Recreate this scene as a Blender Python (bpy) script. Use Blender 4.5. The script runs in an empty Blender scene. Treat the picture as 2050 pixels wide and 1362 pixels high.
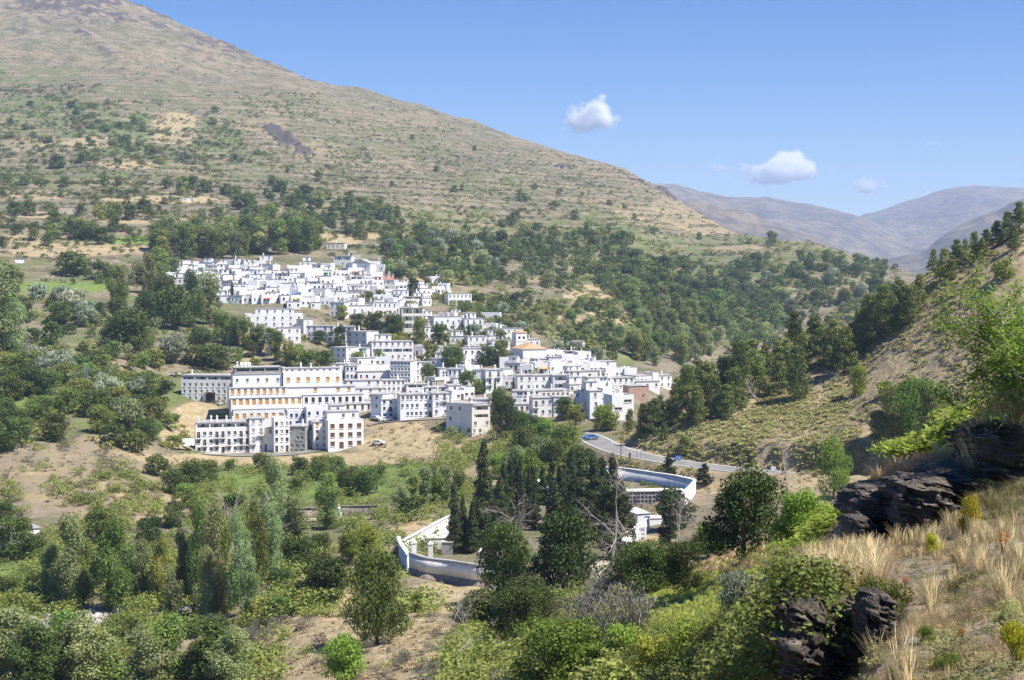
import bpy, math, random
import numpy as np
from mathutils import Vector
R = math.radians
rng = np.random.default_rng(7)
random.seed(7)
sc = bpy.context.scene
COL = sc.collection

# ------------------------------------------------------------------ camera
FPX, CX, CY = 2816.0, 1025.0, 681.0          # focal length and centre in photo pixels
PITCH = math.atan((681 - 560) / FPX)          # horizon at row 560
cp, sp = math.cos(PITCH), math.sin(PITCH)
cd = bpy.data.cameras.new('camera'); cam = bpy.data.objects.new('camera', cd); COL.objects.link(cam)
cd.sensor_width = 36; cd.lens = 36 * FPX / 2050
cd.clip_start = 0.5; cd.clip_end = 60000
cam.rotation_euler = (math.pi / 2 - PITCH, 0, 0)
sc.camera = cam
# ------------------------------------------------------------------ sky, sun, exposure
SUN_AZ, SUN_EL = R(117), R(56)                # azimuth measured from the view direction towards the right
w = bpy.data.worlds.new('World'); sc.world = w; w.use_nodes = True
nt = w.node_tree; nt.nodes.clear()
sky = nt.nodes.new('ShaderNodeTexSky'); sky.sky_type = 'NISHITA'; sky.sun_disc = False
sky.sun_elevation = SUN_EL; sky.sun_rotation = SUN_AZ
sky.altitude = 2500; sky.air_density = 1.25; sky.dust_density = 0.15; sky.ozone_density = 4.0
bg = nt.nodes.new('ShaderNodeBackground'); bg.inputs[1].default_value = 0.07
wo = nt.nodes.new('ShaderNodeOutputWorld')
hsv = nt.nodes.new('ShaderNodeHueSaturation'); hsv.inputs['Saturation'].default_value = 1.42; hsv.inputs['Hue'].default_value = .512
nt.links.new(sky.outputs[0], hsv.inputs['Color']); nt.links.new(hsv.outputs[0], bg.inputs[0]); nt.links.new(bg.outputs[0], wo.inputs[0])
sl = bpy.data.lights.new('sun', 'SUN'); sl.energy = 4.9; sl.angle = R(0.5); sl.color = (1.0, 0.95, 0.87)
so = bpy.data.objects.new('sun', sl); COL.objects.link(so)
sd = Vector((math.sin(SUN_AZ) * math.cos(SUN_EL), math.cos(SUN_AZ) * math.cos(SUN_EL), math.sin(SUN_EL)))
so.rotation_euler = sd.to_track_quat('Z', 'Y').to_euler()
sc.view_settings.view_transform = 'Standard'; sc.view_settings.look = 'None'
sc.view_settings.gamma = 1; sc.view_settings.exposure = 0.90
sc.render.engine = 'CYCLES'
cy = sc.cycles
cy.use_denoising = True
cy.max_bounces = 32; cy.diffuse_bounces = 2; cy.glossy_bounces = 1; cy.transmission_bounces = 2
cy.volume_bounces = 30; cy.transparent_max_bounces = 6
cy.caustics_reflective = False; cy.caustics_refractive = False

# ------------------------------------------------------------------ helpers
def ray(px, py):
    X, Y, Z = px - CX, FPX * cp - (py - CY) * sp, -FPX * sp - (py - CY) * cp
    return X / Y, Z / Y                       # u = x/y, v = z/y
def vrow(py):
    py = np.asarray(py, float)
    return (-FPX * sp - (py - CY) * cp) / (FPX * cp - (py - CY) * sp)
def ucol(px): return (px - CX) / (FPX * cp)
def proj(x, y, z):
    zc = y * cp - z * sp
    return CX + FPX * x / zc, CY - FPX * (y * sp + z * cp) / zc

def hash2(ix, iy, seed):
    n = (ix.astype(np.int64) * 374761393 + iy.astype(np.int64) * 668265263 + seed * 982451653) & 0x7fffffff
    n = ((n ^ (n >> 13)) * 1274126177) & 0x7fffffff
    n = (n ^ (n >> 16)) & 0xffffff
    return n / float(0xffffff) * 2 - 1
def vnoise(x, y, seed=0):
    x = np.asarray(x, float); y = np.asarray(y, float)
    ix = np.floor(x); iy = np.floor(y); fx = x - ix; fy = y - iy
    fx = fx * fx * (3 - 2 * fx); fy = fy * fy * (3 - 2 * fy)
    a = hash2(ix, iy, seed); b = hash2(ix + 1, iy, seed); c = hash2(ix, iy + 1, seed); d = hash2(ix + 1, iy + 1, seed)
    return (a * (1 - fx) + b * fx) * (1 - fy) + (c * (1 - fx) + d * fx) * fy
def fbm(x, y, seed=0, oct=4):
    s = 0; a = 1; t = 0
    for i in range(oct):
        s = s + a * vnoise(x * 2 ** i, y * 2 ** i, seed + i * 17); t += a; a *= .5
    return s / t
def sstep(a, b, x):
    t = np.clip((x - a) / (b - a), 0, 1); return t * t * (3 - 2 * t)
def pchip(xk, yk, x):
    xk = np.asarray(xk, float); yk = np.asarray(yk, float)
    h = np.diff(xk); m = np.diff(yk) / h; d = np.zeros(len(xk))
    for i in range(1, len(xk) - 1):
        if m[i - 1] * m[i] > 0:
            w1 = 2 * h[i] + h[i - 1]; w2 = h[i] + 2 * h[i - 1]
            d[i] = (w1 + w2) / (w1 / m[i - 1] + w2 / m[i])
    d[0], d[-1] = m[0], m[-1]
    x = np.clip(x, xk[0], xk[-1]); k = np.clip(np.searchsorted(xk, x) - 1, 0, len(h) - 1)
    t = (x - xk[k]) / h[k]
    return (yk[k] * (1 + 2 * t) * (1 - t) ** 2 + h[k] * d[k] * t * (1 - t) ** 2
            + yk[k + 1] * t * t * (3 - 2 * t) + h[k] * d[k + 1] * t * t * (t - 1))

ONES = 'zeroth first second third fourth fifth sixth seventh eighth ninth tenth eleventh twelfth thirteenth fourteenth fifteenth sixteenth seventeenth eighteenth nineteenth'.split()
def ordinal(n):
    if n < 20: return ONES[n]
    t = {2: ('twentieth', 'twenty'), 3: ('thirtieth', 'thirty'), 4: ('fortieth', 'forty'), 5: ('fiftieth', 'fifty'), 6: ('sixtieth', 'sixty'),
         7: ('seventieth', 'seventy'), 8: ('eightieth', 'eighty'), 9: ('ninetieth', 'ninety')}[n // 10]
    return t[0] if n % 10 == 0 else t[1] + '-' + ONES[n % 10]
NUM = ['no', 'one', 'two', 'three', 'four', 'five', 'six', 'seven', 'eight', 'nine']

def tag(o, label=None, cat=None, group=None, kind=None):
    if label: o['label'] = label
    if cat: o['category'] = cat
    if group: o['group'] = group
    if kind: o['kind'] = kind
    return o
def empty(name, loc=(0, 0, 0), rz=0, s=1):
    o = bpy.data.objects.new(name, None); COL.objects.link(o); o.location = loc; o.rotation_euler = (0, 0, rz); o.scale = (s, s, s) if np.isscalar(s) else s
    return o
def link(name, me, parent=None, loc=None, rz=None):
    o = bpy.data.objects.new(name, me); COL.objects.link(o); o.parent = parent
    if loc is not None: o.location = loc
    if rz is not None: o.rotation_euler = (0, 0, rz)
    return o
def np_mesh(name, V, F, mats, mi=None, smooth=False, attr=None):
    """V (n,3), F (m,k) constant k"""
    V = np.asarray(V, np.float32); F = np.asarray(F, np.int32)
    me = bpy.data.meshes.new(name)
    me.vertices.add(len(V)); me.vertices.foreach_set('co', V.ravel())
    m, k = F.shape
    me.loops.add(m * k); me.loops.foreach_set('vertex_index', F.ravel())
    me.polygons.add(m)
    me.polygons.foreach_set('loop_start', np.arange(0, m * k, k, dtype=np.int32))
    me.polygons.foreach_set('loop_total', np.full(m, k, np.int32))
    if smooth: me.polygons.foreach_set('use_smooth', np.ones(m, bool))
    for a in (mats if isinstance(mats, (list, tuple)) else [mats]): me.materials.append(a)
    if mi is not None: me.polygons.foreach_set('material_index', np.asarray(mi, np.int32))
    me.update(calc_edges=True)
    if attr is not None:
        for nme, arr in attr.items():
            a = me.attributes.new(nme, 'FLOAT_COLOR', 'POINT')
            arr = np.asarray(arr, np.float32)
            if arr.ndim == 1: arr = np.stack([arr, arr, arr], 1)
            a.data.foreach_set('color', np.concatenate([arr, np.ones((len(arr), 1), np.float32)], 1).ravel())
    return me
class MB:
    def __init__(s): s.v = []; s.f = []; s.m = []
    def quad(s, a, b, c, d, m=0):
        n = len(s.v); s.v += [a, b, c, d]; s.f.append((n, n + 1, n + 2, n + 3)); s.m.append(m)
    def box(s, x0, x1, y0, y1, z0, z1, m=0):
        n = len(s.v)
        s.v += [(x0, y0, z0), (x1, y0, z0), (x1, y1, z0), (x0, y1, z0), (x0, y0, z1), (x1, y0, z1), (x1, y1, z1), (x0, y1, z1)]
        for f in ((0, 3, 2, 1), (4, 5, 6, 7), (0, 1, 5, 4), (1, 2, 6, 5), (2, 3, 7, 6), (3, 0, 4, 7)):
            s.f.append(tuple(n + i for i in f)); s.m.append(m)
    def prism(s, pts, z0, z1, m=0, top=1.0):
        n = len(s.v); k = len(pts); cx = sum(p[0] for p in pts) / k; cy_ = sum(p[1] for p in pts) / k
        s.v += [(p[0], p[1], z0) for p in pts] + [(cx + (p[0] - cx) * top, cy_ + (p[1] - cy_) * top, z1) for p in pts]
        for i in range(k):
            j = (i + 1) % k; s.f.append((n + i, n + j, n + k + j, n + k + i)); s.m.append(m)
        s.f.append(tuple(n + k + i for i in range(k))); s.m.append(m)
        s.f.append(tuple(n + i for i in reversed(range(k)))); s.m.append(m)
    def cyl(s, x, y, z0, z1, r0, r1=None, k=8, m=0):
        r1 = r0 if r1 is None else r1
        n = len(s.v)
        for z, r in ((z0, r0), (z1, r1)):
            s.v += [(x + r * math.cos(6.2832 * i / k), y + r * math.sin(6.2832 * i / k), z) for i in range(k)]
        for i in range(k):
            j = (i + 1) % k; s.f.append((n + i, n + j, n + k + j, n + k + i)); s.m.append(m)
        s.f.append(tuple(n + k + i for i in range(k))); s.m.append(m)
    def tube(s, pts, rad, k=6, m=0):
        rings = []
        for i, p in enumerate(pts):
            p = Vector(p); a = Vector(pts[max(i - 1, 0)]); b = Vector(pts[min(i + 1, len(pts) - 1)])
            t = (b - a).normalized(); q = t.cross(Vector((0.31, 0.9, 0.2))).normalized(); r2 = t.cross(q)
            n = len(s.v); rings.append(n)
            for j in range(k):
                c = math.cos(6.2832 * j / k) * rad[i]; e = math.sin(6.2832 * j / k) * rad[i]
                s.v.append(tuple(p + q * c + r2 * e))
        for a, b in zip(rings, rings[1:]):
            for j in range(k):
                l = (j + 1) % k; s.f.append((a + j, a + l, b + l, b + j)); s.m.append(m)
        s.f.append(tuple(rings[-1] + j for j in range(k))); s.m.append(m)
        s.f.append(tuple(rings[0] + j for j in reversed(range(k)))); s.m.append(m)
    def mesh(s, name, mats, smooth=False):
        me = bpy.data.meshes.new(name); me.from_pydata(s.v, [], s.f)
        for a in (mats if isinstance(mats, (list, tuple)) else [mats]): me.materials.append(a)
        me.polygons.foreach_set('material_index', s.m)
        if smooth: me.polygons.foreach_set('use_smooth', [True] * len(s.f))
        me.update(); return me

# ------------------------------------------------------------------ materials
def mat(name, col, rough=.9, noise=None, bump=0, spec=.2, metal=0):
    m = bpy.data.materials.new(name); m.use_nodes = True
    n = m.node_tree; b = n.nodes['Principled BSDF']
    b.inputs['Base Color'].default_value = (*col, 1); b.inputs['Roughness'].default_value = rough
    b.inputs['Specular IOR Level'].default_value = spec; b.inputs['Metallic'].default_value = metal
    if noise:
        sc_, c2, lo, hi = noise
        tc = n.nodes.new('ShaderNodeNewGeometry'); t = n.nodes.new('ShaderNodeTexNoise')
        t.inputs['Scale'].default_value = sc_; t.inputs['Detail'].default_value = 5
        n.links.new(tc.outputs['Position'], t.inputs['Vector'])
        mr = n.nodes.new('ShaderNodeMapRange'); mr.inputs[1].default_value = lo; mr.inputs[2].default_value = hi
        n.links.new(t.outputs[0], mr.inputs[0])
        mx = n.nodes.new('ShaderNodeMix'); mx.data_type = 'RGBA'
        mx.inputs[6].default_value = (*col, 1); mx.inputs[7].default_value = (*c2, 1)
        n.links.new(mr.outputs[0], mx.inputs[0]); n.links.new(mx.outputs[2], b.inputs['Base Color'])
        if bump:
            bp = n.nodes.new('ShaderNodeBump'); bp.inputs['Strength'].default_value = bump; bp.inputs['Distance'].default_value = .1
            n.links.new(t.outputs[0], bp.inputs['Height']); n.links.new(bp.outputs[0], b.inputs['Normal'])
    return m
def leafmat(name, dark, light, hue=.042, trans=.25):
    m = bpy.data.materials.new(name); m.use_nodes = True; n = m.node_tree; n.nodes.clear(); L = n.links.new
    at = n.nodes.new('ShaderNodeAttribute'); at.attribute_name = 'tint'
    mx = n.nodes.new('ShaderNodeMix'); mx.data_type = 'RGBA'; mx.inputs[6].default_value = (*dark, 1); mx.inputs[7].default_value = (*light, 1)
    sx = n.nodes.new('ShaderNodeSeparateColor'); L(at.outputs['Color'], sx.inputs[0]); L(sx.outputs[0], mx.inputs[0])
    oi = n.nodes.new('ShaderNodeObjectInfo'); hs = n.nodes.new('ShaderNodeHueSaturation')
    m1 = n.nodes.new('ShaderNodeMapRange'); m1.inputs[3].default_value = .5 - hue; m1.inputs[4].default_value = .5 + hue * .6; L(oi.outputs['Random'], m1.inputs[0])
    m2 = n.nodes.new('ShaderNodeMapRange'); m2.inputs[3].default_value = 1.4; m2.inputs[4].default_value = .66
    ml = n.nodes.new('ShaderNodeMath'); ml.operation = 'FRACT'; mm = n.nodes.new('ShaderNodeMath'); mm.operation = 'MULTIPLY'; mm.inputs[1].default_value = 7.3
    L(oi.outputs['Random'], mm.inputs[0]); L(mm.outputs[0], ml.inputs[0]); L(ml.outputs[0], m2.inputs[0])
    L(m1.outputs[0], hs.inputs['Hue']); L(m2.outputs[0], hs.inputs['Value']); L(mx.outputs[2], hs.inputs['Color'])
    d = n.nodes.new('ShaderNodeBsdfPrincipled'); d.inputs['Roughness'].default_value = .6; d.inputs['Specular IOR Level'].default_value = .25
    t = n.nodes.new('ShaderNodeBsdfTranslucent'); ms = n.nodes.new('ShaderNodeMixShader'); ms.inputs[0].default_value = trans
    L(hs.outputs[0], d.inputs['Base Color']); L(hs.outputs[0], t.inputs['Color'])
    L(d.outputs[0], ms.inputs[1]); L(t.outputs[0], ms.inputs[2])
    o = n.nodes.new('ShaderNodeOutputMaterial'); L(ms.outputs[0], o.inputs[0])
    return m
M = dict(
    chalk=mat('chalky_whitewash', (.76, .75, .70), noise=(.5, (.62, .60, .55), .45, .7)),
    oldwhite=mat('stained_whitewash', (.80, .79, .78), noise=(.7, (.60, .58, .56), .5, .72), bump=.1),
    white=mat('whitewash', (.79, .78, .77), noise=(.35, (.66, .65, .63), .5, .8)),
    cream=mat('cream_render', (.74, .70, .62), noise=(.4, (.6, .57, .5), .5, .75)),
    grey=mat('grey_render', (.36, .35, .33), noise=(.5, (.27, .26, .24), .4, .7)),
    pink=mat('salmon_render', (.58, .33, .23), noise=(.5, (.5, .3, .22), .4, .7)),
    brick=mat('brick', (.48, .34, .26), noise=(2, (.3, .2, .15), .4, .7)),
    beige=mat('bare_masonry', (.50, .44, .35), noise=(1.2, (.4, .34, .27), .4, .7)),
    launa=mat('grey_clay_roof', (.40, .39, .38), noise=(.6, (.28, .27, .26), .35, .7)),
    tile=mat('clay_tile', (.52, .33, .20), noise=(1.5, (.40, .24, .14), .35, .7)),
    glass=mat('window_glass', (.035, .04, .055), rough=.15, spec=.5),
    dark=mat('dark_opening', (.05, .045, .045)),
    wood=mat('brown_door_wood', (.16, .085, .05), rough=.6),
    orange=mat('orange_shutter_wood', (.62, .33, .08), rough=.6),
    blue=mat('blue_trim_paint', (.12, .18, .48), rough=.6),
    red=mat('red_paint', (.42, .06, .05), rough=.5),
    green=mat('green_net', (.1, .35, .17)),
    metal=mat('grey_metal', (.32, .33, .34), rough=.45, metal=.6),
    asphalt=mat('asphalt', (.235, .225, .21), noise=(.25, (.17, .165, .155), .4, .7)),
    paint=mat('road_paint', (.7, .7, .68)),
    track=mat('pale_gravel_track', (.50, .43, .33), noise=(.6, (.4, .33, .24), .4, .7)),
    concrete=mat('weathered_concrete', (.34, .33, .33), noise=(1.3, (.12, .12, .12), .45, .62)),
    rubble=mat('rubble_stone', (.36, .31, .25), noise=(1.6, (.18, .15, .12), .4, .65), bump=.8),
    bark=mat('bark', (.15, .12, .09), noise=(6, (.08, .06, .045), .4, .6)),
    barkpale=mat('dead_grey_wood', (.42, .38, .33), noise=(5, (.28, .25, .22), .4, .6)),
    cardark=mat('car_tyre_rubber', (.03, .03, .03)),
    carwhite=mat('white_car_paint', (.8, .8, .8), rough=.3, spec=.5),
    carblue=mat('blue_car_paint', (.08, .16, .4), rough=.3, spec=.5),
    signblue=mat('blue_sign_face', (.03, .12, .5), rough=.5),
    signwhite=mat('white_sign_face', (.8, .8, .8), rough=.5),
    machine=mat('orange_machine_paint', (.75, .3, .05), rough=.5),
)
LM = dict(
    oak=leafmat('oak_leaf', (.045, .074, .016), (.125, .17, .038), hue=.02, trans=.28),
    bright=leafmat('chestnut_leaf', (.13, .20, .025), (.28, .36, .06), trans=.4),
    poplar=leafmat('poplar_leaf', (.18, .24, .075), (.36, .41, .19), trans=.35),
    silver=leafmat('silver_leaf', (.19, .23, .13), (.38, .42, .29), trans=.3),
    mid=leafmat('valley_leaf', (.105, .155, .034), (.25, .31, .075), trans=.35),
    cypress=leafmat('cypress_leaf', (.030, .045, .012), (.085, .11, .030), hue=.012, trans=.1),
    pine=leafmat('pine_needle', (.10, .14, .030), (.23, .27, .07), hue=.02, trans=.22),
    scrub=leafmat('scrub_leaf', (.24, .23, .09), (.42, .38, .16), trans=.3),
    broom=leafmat('broom_flower', (.26, .30, .02), (.52, .50, .03)),
    grey=leafmat('grey_shrub_twig', (.19, .17, .13), (.33, .31, .25)),
    fern=leafmat('bracken', (.15, .24, .03), (.28, .38, .07), trans=.4),
    straw=leafmat('dry_straw', (.25, .185, .09), (.66, .54, .31), trans=.25),
    rust=leafmat('rust_seedhead', (.42, .15, .05), (.6, .26, .1)),
    walnut=leafmat('walnut_leaf', (.09, .15, .02), (.21, .29, .045), hue=.0, trans=.4),
    grass=leafmat('green_grass', (.24, .31, .06), (.44, .47, .13), trans=.4),
)
def ground_mat():
    m = bpy.data.materials.new('hillside_soil_and_grass'); m.use_nodes = True; n = m.node_tree; L = n.links.new
    b = n.nodes['Principled BSDF']; b.inputs['Roughness'].default_value = .95; b.inputs['Specular IOR Level'].default_value = .1
    g = n.nodes.new('ShaderNodeNewGeometry'); at = n.nodes.new('ShaderNodeAttribute'); at.attribute_name = 'zone'
    s = n.nodes.new('ShaderNodeSeparateColor'); L(at.outputs['Color'], s.inputs[0])
    at2 = n.nodes.new('ShaderNodeAttribute'); at2.attribute_name = 'zone_b'
    s2 = n.nodes.new('ShaderNodeSeparateColor'); L(at2.outputs['Color'], s2.inputs[0])
    def noise(scale, det=6, dist=0, vec=None):
        t = n.nodes.new('ShaderNodeTexNoise'); t.inputs['Scale'].default_value = scale; t.inputs['Detail'].default_value = det
        t.inputs['Roughness'].default_value = .62; t.inputs['Distortion'].default_value = dist
        L(vec or g.outputs['Position'], t.inputs['Vector']); return t.outputs[0]
    def rng_(x, lo, hi):
        r = n.nodes.new('ShaderNodeMapRange'); r.inputs[1].default_value = lo; r.inputs[2].default_value = hi; L(x, r.inputs[0]); return r.outputs[0]
    def math_(op, a, b_):
        q = n.nodes.new('ShaderNodeMath'); q.operation = op
        for i, x in enumerate((a, b_)):
            if isinstance(x, (int, float)): q.inputs[i].default_value = x
            else: L(x, q.inputs[i])
        return q.outputs[0]
    def mix(f, a, b_):
        q = n.nodes.new('ShaderNodeMix'); q.data_type = 'RGBA'
        if isinstance(f, (int, float)): q.inputs[0].default_value = f
        else: L(f, q.inputs[0])
        for i, x in ((6, a), (7, b_)):
            if isinstance(x, tuple): q.inputs[i].default_value = (*x, 1)
            else: L(x, q.inputs[i])
        return q.outputs[2]
    n1 = noise(.012, 8); n2 = noise(.06, 8); n3 = noise(.35, 6); n4 = noise(2.5, 5)
    tan = mix(rng_(n2, .35, .65), (.40, .315, .20), (.30, .235, .145))
    tan = mix(rng_(n3, .45, .7), tan, (.23, .185, .12))
    n5 = noise(22, 4); tan = mix(math_('MULTIPLY', rng_(n5, .5, .7), .45), tan, (.15, .115, .075))
    tan = mix(math_('MULTIPLY', rng_(n4, .5, .75), .5), tan, (.17, .13, .08))
    big = rng_(n1, .42, .6); tan = mix(math_('MULTIPLY', big, .45), tan, (.25, .225, .185))
    # terrace banks: bands that follow the contours, only where the hillside is terraced
    sep = n.nodes.new('ShaderNodeSeparateXYZ'); L(g.outputs['Position'], sep.inputs[0])
    zz = math_('ADD', math_('MULTIPLY', sep.outputs[2], .135), math_('MULTIPLY', n2, 1.3))
    band = rng_(math_('SINE', math_('MULTIPLY', zz, 6.2832), 0), .35, .8)
    band = math_('MULTIPLY', math_('MULTIPLY', band, s2.outputs[0]), rng_(n3, .32, .55))
    tan = mix(math_('MULTIPLY', band, .9), tan, (.10, .10, .045))
    # olive scrub
    sc1 = rng_(math_('ADD', math_('MULTIPLY', n2, .45), math_('ADD', math_('MULTIPLY', n3, .35), math_('MULTIPLY', n1, .2))), .475, .53)
    scr = math_('MULTIPLY', math_('MULTIPLY', sc1, s2.outputs[1]), .85)
    col = mix(scr, tan, mix(rng_(n4, .4, .65), (.12, .125, .055), (.19, .18, .09)))
    # green growth
    gf = rng_(math_('ADD', s.outputs[0], math_('MULTIPLY', math_('SUBTRACT', n2, .5), 1.2)), .35, .65)
    col = mix(gf, col, mix(rng_(n3, .35, .65), (.115, .165, .040), (.20, .235, .07)))
    # bright crop or mown grass
    col = mix(s2.outputs[2], col, mix(rng_(n3, .35, .65), (.16, .26, .04), (.24, .32, .06)))
    # bare pale soil
    bf = rng_(math_('ADD', s.outputs[1], math_('ADD', math_('MULTIPLY', math_('SUBTRACT', n3, .5), .7), math_('MULTIPLY', math_('SUBTRACT', n2, .5), 1.1))), .42, .68)
    col = mix(bf, col, mix(rng_(n3, .4, .6), (.53, .42, .225), (.40, .30, .155)))
    # rock
    rf = rng_(math_('ADD', s.outputs[2], math_('ADD', math_('MULTIPLY', math_('SUBTRACT', n3, .5), .5), math_('MULTIPLY', math_('SUBTRACT', n2, .5), 2.2))), .5, .62)
    col = mix(rf, col, mix(rng_(n4, .4, .6), (.085, .072, .072), (.17, .14, .13)))
    hv_ = n.nodes.new('ShaderNodeHueSaturation'); hv_.inputs['Value'].default_value = .74; hv_.inputs['Saturation'].default_value = .90; L(col, hv_.inputs['Color']); L(hv_.outputs[0], b.inputs['Base Color'])
    bp = n.nodes.new('ShaderNodeBump'); bp.inputs['Strength'].default_value = .7; bp.inputs['Distance'].default_value = 1.5
    L(n3, bp.inputs['Height'])
    bp2 = n.nodes.new('ShaderNodeBump'); bp2.inputs['Strength'].default_value = .6; bp2.inputs['Distance'].default_value = .15
    L(n4, bp2.inputs['Height']); L(bp.outputs[0], bp2.inputs['Normal']); L(bp2.outputs[0], b.inputs['Normal'])
    return m
GM = ground_mat()

# ------------------------------------------------------------------ terrain
NU, ND = 800, 1060
U = np.linspace(ucol(-380), ucol(2430), NU); D = np.geomspace(3.0, 4200, ND); LD = np.log(D)
PXU = U * FPX * cp + CX
BASE = {
 -400: [(3,1700),(100,1500),(165,1375),(215,1210),(255,1120),(290,1050),(340,950),(400,850),(450,770),(530,690),(650,590),(800,500),(950,430),(1200,345),(1500,245),(2000,90),(2700,-130),(3000,-170),(3400,-50),(4300,300)],
 0: [(3,1700),(100,1500),(165,1375),(215,1210),(255,1120),(290,1050),(340,950),(400,850),(450,770),(530,690),(650,590),(800,500),(950,430),(1200,345),(1500,245),(2000,100),(2600,-70),(2800,-95),(3200,0),(4300,300)],
 230: [(3,1700),(100,1500),(165,1375),(205,1230),(240,1130),(290,1055),(340,950),(400,870),(440,800),(500,730),(600,640),(700,575),(800,510),(950,440),(1200,345),(1500,250),(2000,110),(2480,2),(2700,20),(3200,150),(4300,400)],
 400: [(3,1700),(100,1480),(160,1370),(200,1240),(240,1150),(300,1045),(340,995),(400,940),(435,908),(465,880),(490,806),(530,758),(600,680),(700,603),(800,536),(880,495),(1000,430),(1200,360),(1500,270),(2000,150),(2400,66),(2600,80),(3200,200),(4300,450)],
 600: [(3,1700),(100,1450),(130,1362),(150,1290),(190,1190),(240,1110),(300,1042),(350,985),(400,940),(440,903),(455,870),(500,800),(560,720),(620,668),(690,618),(760,566),(820,525),(900,490),(1050,430),(1300,350),(1700,240),(2300,150),(2500,165),(3200,260),(4300,450)],
 850: [(3,1700),(70,1480),(100,1370),(130,1295),(160,1235),(190,1190),(217,1158),(260,1085),(300,1020),(340,970),(390,925),(430,890),(450,838),(520,785),(600,725),(700,640),(780,590),(850,545),(1000,480),(1300,390),(1700,290),(2200,223),(2400,240),(3200,350),(4300,480)],
 1050: [(3,1700),(70,1450),(90,1370),(120,1290),(160,1220),(212,1165),(270,1070),(340,975),(400,905),(450,850),(480,810),(540,760),(600,718),(680,668),(760,625),(850,580),(1000,520),(1300,430),(1700,335),(2100,283),(2300,305),(3200,400),(4300,500)],
 1250: [(3,1700),(60,1450),(80,1380),(110,1290),(150,1200),(210,1130),(260,1065),(300,1010),(340,950),(372,906),(400,880),(440,842),(500,792),(560,758),(700,700),(850,640),(1000,570),(1300,450),(1600,390),(1900,338),(2150,370),(3200,450),(4300,520)],
 1390: [(3,1700),(60,1450),(80,1380),(110,1300),(160,1190),(220,1100),(290,1010),(333,960),(365,930),(420,890),(500,830),(700,745),(850,690),(1000,620),(1300,510),(1600,430),(1750,408),(1950,450),(3200,520),(4300,560)],
 1600: [(3,1700),(60,1450),(100,1350),(160,1220),(220,1110),(280,1000),(310,960),(400,890),(600,790),(900,690),(1100,590),(1300,510),(1450,487),(1650,560),(3200,620),(4300,650)],
 1790: [(3,1700),(60,1450),(100,1350),(160,1220),(220,1110),(280,1010),(310,970),(400,900),(600,800),(900,700),(1100,590),(1300,548),(1420,542),(1650,600),(3200,660),(4300,680)],
 2050: [(3,1700),(60,1450),(100,1350),(160,1220),(220,1110),(280,1010),(310,970),(400,900),(600,800),(900,720),(1200,640),(1400,620),(1650,650),(3200,690),(4300,690)],
 2500: [(3,1700),(60,1450),(100,1350),(160,1220),(220,1110),(280,1010),(310,970),(400,900),(600,800),(900,720),(1200,640),(1400,620),(1650,650),(3200,690),(4300,690)],
}
HI = 5000
RIGHT = {
 1150: [(200,1500),(300,1200),(380,1000),(450,960),(600,1100)],
 1225: [(200,1300),(300,1080),(345,985),(375,915),(385,905),(420,925),(600,1050)],
 1270: [(200,1300),(300,1060),(340,980),(362,912),(369,885),(376,862),(400,866),(440,905),(600,1050)],
 1400: [(200,1250),(290,1040),(322,960),(334,933),(338,912),(345,895),(400,800),(420,803),(460,850),(600,1000)],
 1550: [(200,1200),(280,1010),(300,965),(311,948),(316,922),(330,892),(370,800),(412,735),(440,745),(500,840),(620,960)],
 1700: [(200,1200),(270,1020),(290,975),(298,964),(303,938),(315,905),(360,780),(410,655),(440,665),(520,790),(620,900)],
 1850: [(200,1200),(260,1040),(280,985),(288,970),(294,950),(330,800),(400,556),(430,568),(520,740),(620,850)],
 2050: [(200,1200),(250,1050),(275,985),(283,970),(290,945),(320,750),(382,455),(420,470),(520,650),(620,800)],
 2500: [(200,1200),(250,1050),(270,985),(278,970),(290,940),(320,780),(382,470),(420,490),(520,680),(620,820)],
}
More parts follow.
